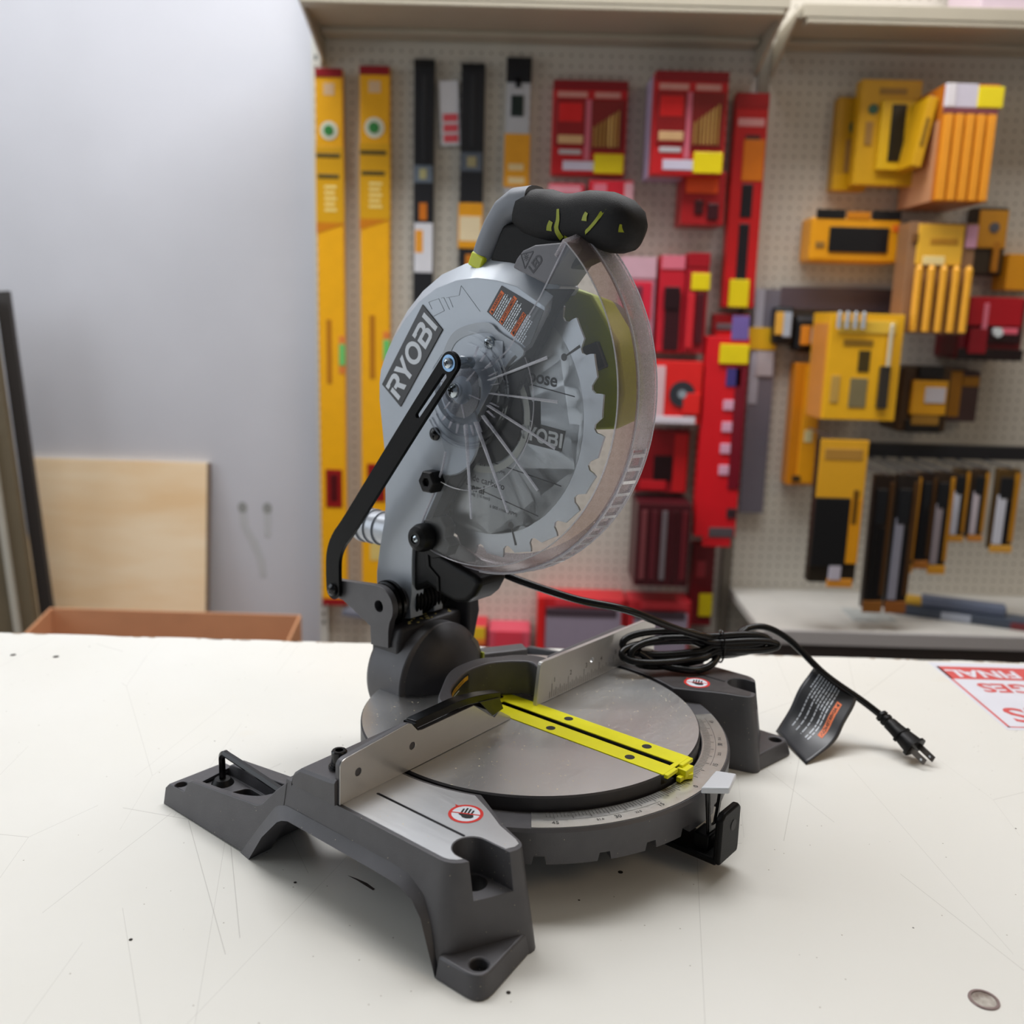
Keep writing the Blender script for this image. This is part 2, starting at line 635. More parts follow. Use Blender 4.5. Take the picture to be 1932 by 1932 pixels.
def table_mat():
    m = bpy.data.materials.new('white_laminate')
    m.use_nodes = True
    nt = m.node_tree
    b = nt.nodes['Principled BSDF']
    tc = node(nt, 'ShaderNodeTexCoord')
    n = node(nt, 'ShaderNodeTexNoise')
    n.inputs['Scale'].default_value = 5
    n.inputs['Detail'].default_value = 6
    nt.links.new(tc.outputs['Object'], n.inputs['Vector'])
    c = mixc(nt, n.outputs['Fac'], rgb(217, 215, 207), rgb(225, 224, 219))
    # yellowish worn patches
    n2 = node(nt, 'ShaderNodeTexNoise')
    n2.inputs['Scale'].default_value = 9
    n2.inputs['Detail'].default_value = 8
    nt.links.new(tc.outputs['Object'], n2.inputs['Vector'])
    mr = node(nt, 'ShaderNodeMapRange')
    mr.inputs[1].default_value = 0.66
    mr.inputs[2].default_value = 0.76
    mr.inputs[4].default_value = 0.3
    nt.links.new(n2.outputs['Fac'], mr.inputs[0])
    c = mixc(nt, mr.outputs[0], c, rgb(214, 203, 178))
    # hairline scratches: broken straight lines
    for rz_, sc_, wd, st in ((0.3, 3.0, 0.0006, 0.30), (1.1, 4.2, 0.0005, 0.26), (2.2, 2.1, 0.0007, 0.22), (0.75, 5.5, 0.0004, 0.24)):
        mp = node(nt, 'ShaderNodeMapping')
        mp.inputs['Rotation'].default_value = (0, 0, rz_)
        mp.inputs['Scale'].default_value = (1, 0.35, 1)
        mp.inputs['Location'].default_value = (rz_*3, rz_, 0.3)
        nt.links.new(tc.outputs['Object'], mp.inputs[0])
        v = node(nt, 'ShaderNodeTexVoronoi')
        v.feature = 'DISTANCE_TO_EDGE'
        v.inputs['Scale'].default_value = sc_
        nt.links.new(mp.outputs[0], v.inputs['Vector'])
        ln = mathn(nt, 'LESS_THAN', v.outputs['Distance'], wd*sc_*0.3)
        n4 = node(nt, 'ShaderNodeTexNoise')
        n4.inputs['Scale'].default_value = 7
        n4.inputs['Detail'].default_value = 4
        nt.links.new(mp.outputs[0], n4.inputs['Vector'])
        ln = mathn(nt, 'MULTIPLY', ln, mathn(nt, 'GREATER_THAN', n4.outputs['Fac'], 0.52))
        c = mixc(nt, mathn(nt, 'MULTIPLY', ln, st), c, rgb(104, 96, 90))
    s = speck(nt, tc, 55, 0.05, 0.10)
    c = mixc(nt, s, c, rgb(60, 52, 46))
    s = speck(nt, tc, 160, 0.09, 0.10)
    c = mixc(nt, mathn(nt, 'MULTIPLY', s, 0.7), c, rgb(120, 108, 92))
    nt.links.new(c, b.inputs['Base Color'])
    b.inputs['Roughness'].default_value = 0.38
    b.inputs['Specular IOR Level'].default_value = 0.4
    return m


TABLEM = table_mat()
CHIP = pm('chipboard_edge', rgb(150, 120, 88), 0.9, 0, 0.3, 200)
tbl = thing('work_table', 'white scratched laminate work table under the mitre saw', 'table', (0, 0, 0))
# slab with a slightly chipped rear edge
xs = [-2300+i*20 for i in range(231)]
edge = [(x, 368+random.uniform(-1.2, 0.8)-(2.2 if random.random() < 0.12 else 0)) for x in xs]
slab = MB().prism([(2300, -1150)]+[p for p in edge[::-1]]+[(-2300, -1150)], 'z', T0-32, T0)
obj('tabletop', slab, TABLEM, tbl, smooth=0)
chips = MB()
for i in range(60):
    x = random.uniform(-680, 660)
    wd = random.uniform(3, 12)
    chips.add([(x-wd, 366.5, T0+0.15), (x+wd, 366.5, T0+0.15), (x+wd*0.7, 364.6-random.random(), T0+0.15), (x-wd*0.5, 365-random.random(), T0+0.15)], [(0, 1, 2, 3)])
obj('chipped_edge', chips, CHIP, tbl, smooth=0)
obj('apron', MB().box(-2250, 2250, -1100, 340, T0-120, T0-32), pm('apron_wood', rgb(150, 128, 100), 0.7, 0, 0.2, 8), tbl, smooth=0)
lm = pm('table_leg_wood', rgb(140, 118, 92), 0.7, 0, 0.2, 8)
for x in (-2200, 2130):
    for y in (-1060, 260):
        obj('leg', MB().box(x, x+70, y, y+70, 0, T0-120), lm, tbl, smooth=0)
# drilled holes and one metal grommet, in saw-aligned positions converted to the table
CA, SA = cos(radians(50.97)), sin(radians(50.97))


def s2w(x, y, z=0.0):
    return (x*CA-y*SA, x*SA+y*CA, T0+z)


hm = MB()
for x, y, r in ((-166, 665, 3.4), (-134, 623, 3.6), (-344, 67, 1.3), (-214, -156, 1.5), (-55, -136, 2.0), (-230, 38, 1.2)):
    c = s2w(x, y, 0.2)
    hm.disc(c, (1, 0, 0), (0, 1, 0), r, 16)
obj('drill_hole', hm, pm('hole_dark', rgb(38, 32, 28), 0.9), tbl, smooth=0, recalc=False)
c = s2w(-18, -387, 0)
gm = MB().lathe([(0, 9.5), (0.8, 9.2), (0.8, 7.6), (-1.5, 7.0)], c, 'z', 32, cap=False)
gm.disc((c[0], c[1], T0+0.2), (1, 0, 0), (0, 1, 0), 7.4, 24, mi=1)
obj('grommet', gm, [pm('grommet_metal', rgb(150, 132, 128), 0.3, 0.7), pm('grommet_dirt', rgb(190, 184, 174), 0.5, 0, 0.5, 90, vcol=rgb(92, 70, 56))], tbl)
# dark gouge in front of the left wing of the saw
gg = MB()
a = Vector(s2w(-193, 2, 0.2))
gg.decal([(-14, 5), (-6, 1), (2, -4), (9, -11), (8, -13), (1, -7), (-6, -1), (-13, 4)], a, (1, 0, 0), (0, 1, 0))
obj('gouge', gg, pm('gouge_dark', rgb(60, 48, 42), 0.9), tbl, smooth=0, recalc=False)

# sign stuck on the table, read from the far side
SIGNW = pm('sign_paper', rgb(214, 214, 222), 0.5, 0, 0.05, 20)
SIGNR = pm('sign_red', rgb(206, 84, 82), 0.5, 0, 0.12, 20)
sg = MB()
ux = Vector((1, 0, 0))
lx0, lx1 = 517, 960
ly0, ly1 = 164, 345
z = T0+0.25
H_ = ly1-ly0
sg.box(lx0-4, lx1, ly0-6, ly1+14, T0+0.05, T0+0.2, 0)


def rect(mb, x0, x1, y0, y1, zz, mi):
    mb.add([(x0, y0, zz), (x1, y0, zz), (x1, y1, zz), (x0, y1, zz)], [(0, 1, 2, 3)], mi)


band = 303
rect(sg, lx0, lx1, band, ly1, T0+0.3, 1)
rect(sg, lx0, lx0+3, ly0, ly1, T0+0.3, 1)
rect(sg, lx0, lx1, ly0, ly0+2.5, T0+0.3, 1)
for body, xc, yc, sz, mi in (('FINAL', 566, 323, 33, 0), ('GES', 572, 278, 38, 1), ('NS', 566, 200, 54, 1)):
    sg.text(body, sz, (xc, yc, T0+0.4), (-1, 0, 0), (0, -1, 0), mi=mi, bold=0.9)
tag(obj('counter_sign', sg, [SIGNW, SIGNR], None, smooth=0, recalc=False), 'red and white printed sign stuck to the table right of the plug', 'sign')
# ================================================================== MITRE SAW (saw mm: x along fence, -y to the front, z up)
saw = thing('mitre_saw', 'grey and silver corded mitre saw with clear blade guard on white table', 'mitre saw', (0, 0, T0), radians(50.97))
ZT = 72.7


def zt(pts, z):
    return [(a, b, z) for a, b in pts]


# ---- base wings
def wing_outline():
    inner = arc(0, 0, 153.5, 205, 159, 10)         # along the turntable, front to back
    rad = [0, 11, 12, 12, 14]+[0]*len(inner)
    top = [(-219.5, 60), (-220, -111), (-171, -134.5), (-160, -104), (-150, -86)]+inner
    top[-1] = (-145, 60)
    bot = [(-233, 60), (-234.5, -117), (-168, -147), (-158, -112), (-149, -90)]+inner
    bot[-1] = (-145, 60)
    top, bot = round_poly(top, rad), round_poly(bot, rad)
    return top, bot


wt, wb = wing_outline()
ARCH_O = [(102, 2), (84, 27), (68, 49), (63, 52), (56, 54), (18, 54.5), (-60, 55), (-76, 54), (-91, 47), (-101, 32), (-108, 14), (-114, 1)]
ARCH_I = [(95, 1), (78, 21), (63, 38), (58, 41), (51, 43), (18, 43), (-40, 43), (-66, 42.5), (-80, 38.5), (-90, 30), (-100, 14), (-106, 0)]


def ext(poly):
    p = list(poly)
    return [(p[0][0]+2, -40)]+p+[(p[-1][0]-2, -40)]


def wing_mesh():
    body = MB().prism(wb, 'z', 0, ZT, hi_outer=wt)
    ai = ext([(y-6, z+5) for y, z in ARCH_I])
    cut = MB().loft([[(-262, a, c) for a, c in ai], [(-120, a, c) for a, c in ai]])
    notch = MB().prism(arc(-196, -107, 13, 0, 180, 14)+[(-209, -160), (-183, -160)], 'z', 46, 90)
    hole = MB().lathe([(20, 9.5), (60, 9.5)], (-194, -107, 0), 'z', 24)
    groove = MB().prism(arc(-189, -8, 1.1, 0, 180, 6)+arc(-189, -93, 1.1, 180, 360, 6), 'z', ZT-1.2, ZT+2)
    return body, [cut, notch, hole, groove]


bodyL, cutsL = wing_mesh()
meL = boolean(bodyL, cutsL, [GUN, BLACK], 'base_wing', 30)
rprof = [(33.5, 160), (33.5, 174.5), (58.5, 175), (61, 173.2), (61, 150.8), (40, 150.8)]
ring_ = MB().loft([[(r*cos(radians(200+140*i/110)), r*sin(radians(200+140*i/110)), z) for z, r in rprof] for i in range(111)])
ncut = []
for a in (-49, -33, -20, -8, 8, 20, 33):
    t = radians(a-90)
    d_, e_ = Vector((cos(t), sin(t), 0)), Vector((-sin(t), cos(t), 0))
    ncut.append(MB().loft([[d_*r-e_*6+Vector((0, 0, 30)), d_*r+e_*6+Vector((0, 0, 30)), d_*r+e_*4+Vector((0, 0, 40)), d_*r-e_*4+Vector((0, 0, 40))] for r in (158, 182)]))
base = obj('base', boolean(ring_, ncut, [GUN], 'base', 30), GUN, saw, smooth=0)
obj('wing', meL, GUN, base, 2.2, 3, smooth=0, limit=40)
meR = meL.copy()
meR.transform(Matrix.Scale(-1, 4, (1, 0, 0)))
meR.flip_normals()
obj('wing', meR, GUN, base, 2.2, 3, smooth=0, limit=40)
# flared lip round the arch under each wing
def arch_lip():
    m = MB()
    rings = []
    for (yo, zo), (yi, zi) in zip(ARCH_O, ARCH_I):
        yi, zi = yi-6, max(0.0, zi+4.5 if zi > 3 else 0.0)
        zo = max(0.0, zo-0.5 if zo > 3 else 0.0)
        fo = -220-14*(1-zo/ZT)
        fi = -220-14*(1-zi/ZT)-(5.5 if zi > 16 else 1.2+zi*0.27)
        rings.append([(fo+0.3, yo, zo), (fi, yi, zi), (-214, yi, zi), (-214, yo, zo)])
    return m.loft(rings)


lipm = arch_lip()
obj('arch_lip', lipm, GUN, base, 0.8, 2, smooth=40)
obj('arch_lip', lipm.mirror_x(), GUN, base, 0.8, 2, smooth=40)
# underside of the base, widened to darken the shadow beneath the ring
obj('base_shade_web', MB().prism(arc(0, 0, 160, 182, 358, 60)+[(140, 60), (-140, 60)], 'z', 35, 50), DARKGUN, base, smooth=30)

foot_pts = round_poly([(-236, -112), (-235.5, -152.5), (-164, -141), (-172, -124)], [0, 14, 6, 0])


def foot(sx):
    m = MB()
    top = round_poly([(-232.5, -112), (-232, -148), (-171, -139), (-176, -126)], [0, 13, 5, 0])
    m.prism(foot_pts, 'z', 0, 15, hi_outer=top)
    h = MB().lathe([(5, 6), (30, 6)], (-221, -137, 0), 'z', 20)
    return m, h


fm, fh = foot(-1)
meF = boolean(fm, [fh], [GUN], 'foot')
obj('front_foot', meF, GUN, base, 1.6, 3, smooth=0, limit=40)
meF2 = meF.copy()
meF2.transform(Matrix.Scale(-1, 4, (1, 0, 0)))
meF2.flip_normals()
obj('front_foot', meF2, GUN, base, 1.6, 3, smooth=0, limit=40)

# ---- rear arms
prof = [(214, 0), (214, 14), (209, 19), (186, 20), (183, 29), (178, 31.5), (90, 42), (84, 45), (69, 61), (58, 70.5), (58, 50), (70, 40), (95, 1)]


def rear_arm():
    m = MB()
    lo = [(-233.5+13.5*max(0, z)/72.7, y, z) for y, z in prof]
    inn = [(-176, y, z) for y, z in prof]
    m.loft([lo, inn])
    cut = MB().prism(round_poly([(-223.5, 190), (-221, 120), (-213, 98), (-189, 96), (-188, 190)], [0, 10, 14, 6, 0]), 'z', 20.2, 80)
    cut3 = MB().prism(round_poly([(-219, 160), (-218, 112), (-210, 100), (-191, 99), (-190, 152)], [8, 8, 10, 4, 6]), 'z', 8, 40)
    cut2 = MB().box(-240, -150, 183.5, 240, 19.5, 90)
    bolt = MB().lathe([(2, 5.2), (40, 5.2)], (-224, 200, 0), 'z', 20)
    return boolean(m, [cut, cut3, bolt], [GUN], 'rear_arm')


meA = rear_arm()
obj('rear_arm', meA, GUN, base, 1.6, 3, smooth=0, limit=40)
meA2 = meA.copy()
meA2.transform(Matrix.Scale(-1, 4, (1, 0, 0)))
meA2.flip_normals()
obj('rear_arm', meA2, GUN, base, 1.6, 3, smooth=0, limit=40)
obj('key_socket', MB().lathe([(19, 9.5), (20.5, 9.5), (24.5, 6.5), (25, 4)], (-200, 175, 0), 'z', 28), BLACK, base, smooth=30)
obj('pocket_floor', MB().box(-219, -190, 100, 160, 8, 9.5), BLACK, base, smooth=0)

# ---- machined wing tops with a dark groove each
inner = arc(0, 0, 156, 203.5, 163, 10)
mt = [(-216.5, 55), (-217, -101), (-216, -105), (-213, -109.5), (-209.8, -111.6)]+arc(-196, -107, 14, 180, 0, 16)+[(-182, -124.6), (-176, -127.4), (-171.5, -127), (-168.5, -122), (-162.5, -103), (-152.8, -84.5)]+inner+[(-150, 55)]
gr = arc(-189, -8, 1.3, 0, 180, 6)+arc(-189, -93, 1.3, 180, 360, 6)
topL = MB().prism(mt, 'z', ZT-0.4, ZT+0.25, holes=[gr])
obj('machined_face', topL, ALUW, base, smooth=0, label='bright machined top of the left wing')
obj('machined_face', topL.mirror_x(), pm('wing_dark_reflection', rgb(84, 80, 80), 0.45, 0.6, 0.25, 120), base, smooth=0, label='dusty top of the right wing, dark reflection put into its colour')  # darker copy of the machined top, a dark reflection painted into the colour

# ---- no-hands stickers
NOHAND_MATS = [REDP, PRINTW, INK]


def nohand(mb, c, ux, uy, r, fn=None, rev=False):
    c, ux, uy = Vector(c), Vector(ux).normalized(), Vector(uy).normalized()
    nrm = ux.cross(uy)

    def put(pts, off, mi):
        if fn:
            tri = tessellate_polygon([[Vector((a, b, 0)) for a, b in pts]])
            mb.add([fn(a*r, b*r, off) for a, b in pts], [tuple(t) for t in tri], mi)
        else:
            mb.decal([(a*r, b*r) for a, b in pts], c, ux, uy, off, mi)
    circ = [(cos(2*pi*i/40), sin(2*pi*i/40)) for i in range(40)]
    put([(a*1.02-0.0, b*1.02) for a, b in circ]+[], 0.10, 0)
    put([(-0.75, 0.62), (-0.62, 0.80), (-0.86, 0.92)], 0.10, 0)
    put([(a*0.83, b*0.83) for a, b in circ], 0.16, 1)
    put([(-0.42, -0.12), (-0.30, 0.02), (-0.12, -0.02), (0.18, -0.04), (0.46, -0.06), (0.52, -0.30), (0.40, -0.46), (0.12, -0.52), (-0.12, -0.44), (-0.20, -0.30)], 0.22, 2)
    for i, (x0, h) in enumerate(((-0.28, 0.52), (-0.08, 0.62), (0.12, 0.58), (0.32, 0.44))):
        put([(x0-0.05, 0.06), (x0+0.07, 0.06), (x0+0.12, h), (x0+0.0, h)], 0.22, 2)
    put([(-0.84, -0.05), (0.84, -0.05), (0.84, 0.05), (-0.84, 0.05)], 0.28, 0)


for cx in (-167, 167):
    st = MB()
    nohand(st, (cx, -75, ZT+0.3), (0.48, -0.88, 0), (0.88, 0.48, 0), 12.3)
    obj('hand_warning_sticker', st, NOHAND_MATS, base, smooth=0, recalc=False, label='round red no-hands sticker')

# ---- scale plate on the ring
sp = MB()
a0, a1, n = -51, 51, 60


def ringpt(r, a, z):
    t = radians(a)
    return (r*sin(t), -r*cos(t), z)


vs, fs = [], []
for i in range(n+1):
    a = a0+(a1-a0)*i/n
    for r, z in ((151.5, 61.2), (151.5, 61.6), (172.4, 61.6), (172.4, 61.2)):
        vs.append(ringpt(r, a, z))
for i in range(n):
    for k in range(3):
        fs.append((i*4+k, i*4+k+1, i*4+k+5, i*4+k+4))
sp.add(vs, fs, 0)
for d in range(-47, 48):
    big = d % 5 == 0
    r1 = 161.2 if big else 158.6
    t = radians(d)
    sp.add([ringpt(r, d+e, 61.75) for r, e in ((152.6, -0.11), (152.6, 0.11), (r1, 0.11), (r1, -0.11))], [(0, 1, 2, 3)], 1)
for a, body, sz in ((-45, '45', 5.6), (-31.6, '31.6', 3.4), (-28.5, '30', 5.6), (-22.5, '22.5', 3.4), (-15, '15', 5.6), (0, '0', 5.6), (15, '15', 5.6), (22.5, '22.5', 3.4), (29, '30', 5.6), (32.8, '31.6', 3.4), (45, '45', 5.6)):
    t = radians(a)
    rr = 166.6
    if body == '31.6' and a < 0:
        a = -33.4
        t = radians(a)
    sp.text(body, sz, (rr*sin(t), -rr*cos(t), 61.78), (cos(t), sin(t), 0), (-sin(t), cos(t), 0), mi=1, bold=0.05)
for s in (-1, 1):
    vs = [ringpt(r, s*(x), 61.74) for x in (14+i*2 for i in range(18)) for r in (162.6, 162.9)]
    sp.add(vs, [(2*i, 2*i+1, 2*i+3, 2*i+2) for i in range(17)], 1)
obj('mitre_scale', sp, [SCALEM, INKG], base, smooth=0)

# ---- turntable
tt = MB()
R = 149.0
disc = [(R*cos(2*pi*i/120), R*sin(2*pi*i/120)) for i in range(120)]
disc2 = [(a*0.992, b*0.992) for a, b in disc]
tt.loft([zt(disc, 50), zt(disc, 71.2), zt(disc2, 72.6)])
chan = MB().box(-21.4, 21.4, -160, 56, 64, 80)
kerf = MB().box(-3.6, 3.6, -152, 44, 56, 80)
rib_ = MB()
meT = boolean(tt, [chan, kerf], [DARKGUN, ALU], 'turntable', 30)
for p in meT.polygons:
    if p.normal.z > 0.9 and p.center.z > 0.0722:
        p.material_index = 1
turn = obj('turntable', meT, [DARKGUN, ALU], saw, smooth=0)
# yellow kerf insert, slotted and rounded at the rear
ins_o = [(-20.6, -148.5), (20.6, -148.5), (20.6, 40)]+arc(9, 40, 11.6, 0, 90, 6)+[(2, 51), (-6, 45), (-20.6, 14)]
slot = [(-3.4, -144.5), (3.4, -144.5), (3.4, 34), (-3.4, 34)]
ins = MB().prism(ins_o, 'z', 72.3, 73.1, holes=[slot])
kerfp = obj('kerf_insert', ins, YEL, turn, smooth=0)
tip = MB()
tip.box(-19.5, -3.6, -152, -148.4, 69.8, 73.1)
tip.box(3.6, 20.6, -152, -148.4, 69.8, 73.1)
tip.box(0.5, 13, -157, -148, 64.5, 71)
tip.prism([(-5, -151.5), (14, -151.5), (14, -156), (8, -159.5), (2, -155.5), (-5, -155.5)], 'z', 62.4, 66.5)
obj('angle_pointer', tip, YEL, turn, 0.5, smooth=0)
for x, y in ((13, -33), (-13, -33), (13, -113), (-13, -113), (8, 43)):
    obj('insert_screw', MB().lathe([(73.15, 4.1), (73.3, 3.8), (72.4, 2.2)], (x, y, 0), 'z', 20), INK, kerfp)
# rear neck of the turntable and block beyond the fence
nk = MB().prism([(-40, 122), (-17, 96), (40, 96), (54, 128), (52, 150), (-38, 150)], 'z', 40, 73.6)
obj('turntable_neck', nk, DARKGUN, turn, 1.0)
obj('rear_block', MB().prism([(46, 128), (112, 92), (122, 108), (60, 142)], 'z', 30, 80), GUN, base, 2.0, 3)

# ---- detent lever and carriage at the front
lv = MB()
lt_ = [(-18, -180, 72.5), (17, -174, 71.5), (16, -192, 75.5), (-9, -199, 75.5)]
lv.loft([[(x, y, z-5.2) for x, y, z in lt_], lt_])
lv.prism([(-11, -184), (13, -179.5), (13, -190), (-10, -197)], 'z', 71, 71.01)
lv.v = lv.v[:-8]
lv.f, lv.m = lv.f[:6], lv.m[:6]
lv2 = obj('detent_lever', lv, WHITEP, saw, 1.2, 3)
stem = MB().prism([(-15, 70), (15, 70), (9, 40), (6, 24), (-6, 24), (-9, 40)], 'y', -184, -181.5, holes=[[(-9, 66), (9, 66), (6, 48), (3, 36), (-3, 36), (-6, 48)]])
obj('lever_stem', stem, GLOSS, lv2, 0.8)
cg = MB()
cg.prism([(-16, 13), (14, 13), (15, 18), (15, 51), (11, 55), (-12, 55), (-17, 51), (-17, 18)], 'y', -199, -193)
carr = obj('lever_bracket', cg, SATIN, saw, 2.0, 3)
cg2 = MB().box(-17, 15, -196, -90, 12.5, 18).box(-10, 8, -186, -172, 16, 30)
obj('bracket_arm', cg2, SATIN, carr, 1.5, 2)
obj('bracket_hole', MB().lathe([(-199.3, 4.4), (-198.8, 0.1)], (3, 0, 40), 'y', 24), INK, carr)

# ---- fences
def sheared(mb, x0, k):
    mb.v = [(x, y+(x-x0)*k, z) for x, y, z in mb.v]
    return mb


fl = [(-219, 72.9), (-218.5, 103), (-216.5, 106), (-213, 107.2), (-150, 112), (-146, 110.5), (-139, 102.6), (-134, 101.6), (-72, 101.6), (-52, 87), (-44, 81.5), (-38, 85.5), (-30, 80.5), (-22, 75.2), (-21, 72.9)]
holes = [[(-201+3.2*cos(2*pi*i/16), 92+3.2*sin(2*pi*i/16)) for i in range(16)], [(-145+3.2*cos(2*pi*i/16), 92+3.2*sin(2*pi*i/16)) for i in range(16)]]
f1 = sheared(MB().prism(fl, 'y', 4.6, 5.4, holes=holes), -18, 0.028)
fenceL = obj('left_fence', f1, FENCEM, saw, 0.6, 2, smooth=0)
obj('fence_back', sheared(MB().prism(fl, 'y', 5.4, 10), -18, 0.028), GUN, fenceL, 0.8, 2, smooth=0)
fb = MB()
sec = lambda y, zz: [(-222, y, 72.9), (-222, y, zz-2), (-220, y, zz), (-120, y, zz), (-118, y, zz-2), (-118, y, 72.9)]
fb.loft([sec(7, 92), sec(12, 91), sec(46, 88), sec(54, 82), sec(56, 73)])
obj('fence_casting', sheared(fb, -18, 0.028), GUN, fenceL, 1.6, 3)
bl = MB()
c = (-204, 17, 0)
bl.lathe([(91, 8), (92.2, 8), (92.2, 7.2), (93.4, 7.2), (93.4, 6.2), (95.6, 6.2), (95.6, 5.8), (103.5, 5.8), (104.5, 5.0), (104.5, 3), (101, 2.6)], c, 'z', 28)
obj('fence_bolt', bl, GLOSS, fenceL)
# black flexible strip along the notch of the fence
bs = MB()
pth = smooth_path([(-140, 8, 107), (-110, 8, 107.6), (-88, 8, 108), (-62, 8.5, 104.5), (-37, 9, 99)], 4)
rings = []
for i, a in enumerate(pth):
    d = pth[min(i+1, len(pth)-1)]-pth[max(i-1, 0)]
    s = Vector((-d.y, d.x, 0)).normalized()*5.2
    rings.append([a-s+Vector((0, 0, -3)), a+s+Vector((0, 0, -3)), a+s+Vector((0, 0, 3.0)), a-s+Vector((0, 0, 3.4))])
bs.loft(rings)
bs.loft([[(-66, 2.0, 103), (-40, 2.4, 99), (-34, 2.6, 87), (-49, 2.0, 85)], [(-66, 3.2, 103), (-40, 3.8, 99), (-34, 4.0, 87), (-49, 3.2, 85)]], mi=1)
bs.add([(-143, 1.5, 101), (-139, 1.5, 101), (-139, 13, 101), (-143, 13, 101), (-143, 1.5, 109), (-139, 1.5, 109), (-139, 13, 109), (-143, 13, 109)], [(0, 1, 2, 3), (4, 5, 6, 7), (0, 1, 5, 4), (2, 3, 7, 6), (1, 2, 6, 5)])
obj('dust_flap', bs, [GLOSS, pm('flap_yellow_reflection', rgb(52, 54, 20), 0.25)], fenceL, 0.4)  # black flap with the insert's yellow reflection painted into its colour

fr = [(15, 72.9), (20, 110.5), (21.5, 112.5), (24, 113), (196, 110.5), (214, 109), (219, 104), (219, 72.9)]
hr = [[(102+2.6*cos(2*pi*i/16), 93+2.6*sin(2*pi*i/16)) for i in range(16)]]
fenceR = obj('right_fence', MB().prism(fr, 'y', 5, 9, holes=hr), FENCEM, saw, 0.5, 2, smooth=0)
rb = MB().box(88, 222, 9, 50, 72.9, 90)
obj('fence_casting', rb, GUN, fenceR, 2, 3)
tk = MB()
for i in range(0, 49):
    x = 12.6+25.4+i*25.4/8-25.4/8
    if x > 212:
        break
    k = (i-1) % 8
    hgt = 13.5 if k == 0 else (9.5 if k == 4 else (8.2 if k % 2 == 0 else 6.6))
    tk.add([(x-0.28, 4.85, 74.4), (x+0.28, 4.85, 74.4), (x+0.28, 4.85, 74.4+hgt), (x-0.28, 4.85, 74.4+hgt)], [(0, 1, 2, 3)])
for k in range(1, 8):
    tk.text(str(k), 6.6, (12.6+25.4*k+3.6, 4.85, 90.5), (1, 0, 0), (0, 0, 1), bold=0.02)
obj('inch_scale', tk, INKG, fenceR, smooth=0, recalc=False)
# curved bridge joining the two fences behind the blade
bo = [(-96, 10), (-92, 25), (-70, 42), (-44, 59), (-24, 65), (1, 64), (19, 54), (34, 45), (45, 30), (47, 12)]
bi = [(-84, 8), (-79, 21), (-67, 33), (-49, 42), (-27, 50), (-2, 49), (14, 40), (24, 30), (28, 22), (22, 10)]
bo = [tuple(p)[:2] for p in smooth_path([(a, b, 0) for a, b in bo], 4)]
bi = [tuple(p)[:2] for p in smooth_path([(a, b, 0) for a, b in bi], 4)]
br = obj('fence_bridge', MB().prism(bo+bi[::-1], 'z', 74, 107), GUN, saw, 1.5, 3, smooth=30)
lb = MB()
L = [Vector((a, b, 0)) for a, b in bi[6:17]]
seg = [0]
for i in range(1, len(L)):
    seg.append(seg[-1]+(L[i]-L[i-1]).length)


def onbridge(s, z, off=0.5):
    s = max(0, min(seg[-1]-1e-4, s))
    for i in range(1, len(L)):
        if s <= seg[i]:
            t = (s-seg[i-1])/(seg[i]-seg[i-1])
            p = L[i-1].lerp(L[i], t)
            d = (L[i]-L[i-1]).normalized()
            q = p+Vector((d.y, -d.x, 0))*off
            return (q.x, q.y, z)


def strip(mb, s0, s1, z0, z1, off, mi, n=10):
    vs = []
    for i in range(n+1):
        s = s0+(s1-s0)*i/n
        vs += [onbridge(s, z0, off), onbridge(s, z1, off)]
    mb.add(vs, [(2*i, 2*i+2, 2*i+3, 2*i+1) for i in range(n)], mi)


strip(lb, 0, seg[-1], 80, 104, 0.4, 0)
strip(lb, 2, seg[-1]-2, 99, 103, 0.6, 1)
for k, ln in enumerate((26, 20, 28, 18, 30, 16)):
    strip(lb, 6, 6+ln*0.9, 96-k*2.6, 96.9-k*2.6, 0.6, 2)
lb.text('CAUTION / PRECAUCION', 3.0, (0, 0, 0), (1, 0, 0), (0, 0, 1), mi=0, fn=lambda a, b: onbridge(seg[-1]/2+a, 101+b, 0.8), sx=0.86)
obj('caution_label', lb, [LABELBK, AMBER, PRINTW], br, smooth=0, recalc=False, label='black label with amber caution strip')

# ---- bevel drum and arm bracket
dr = MB()
dr.lathe([(106, 30), (108, 50), (111, 54), (154, 54), (160, 50), (161, 0.1)], (0, 0, 76), 'y', 64, a0=0, a1=2*pi)
drum = obj('bevel_housing', dr, GUN, saw, 0.8, smooth=40)
dm = MB()
for t, rr in ((84, 8), (88, 24), (95, 38), (104, 46), (110, 48)):
    pass
dm.lathe([(84, 0.1), (85, 14), (89, 28), (96, 40), (104, 49), (110, 53)], (2, 0, 76), 'y', 48)
obj('drum_face', dm, DARKGUN, drum, smooth=50)
nb = MB().prism([(-44, 118), (-40, 132), (44, 132), (48, 118), (46, 96), (-44, 96)], 'y', 122, 160)
obj('arm_neck', nb, DARKGUN, drum, 4, 4)
obj('bevel_scale', MB().prism([(26, 96), (34, 112), (42, 104), (50, 86), (46, 80)], 'y', 100, 103), pm('bevel_scale_plate', rgb(120, 112, 100), 0.5, 0.4), drum)
obj('bevel_pointer', MB().box(46, 49, 97, 101, 82, 92), LIMEDK, drum, 0.6)
rd = MB().prism([(40, 150), (54, 160), (58, 130), (50, 100), (40, 104)], 'y', 112, 158)
obj('right_bracket', rd, DARKGUN, drum, 3, 3)

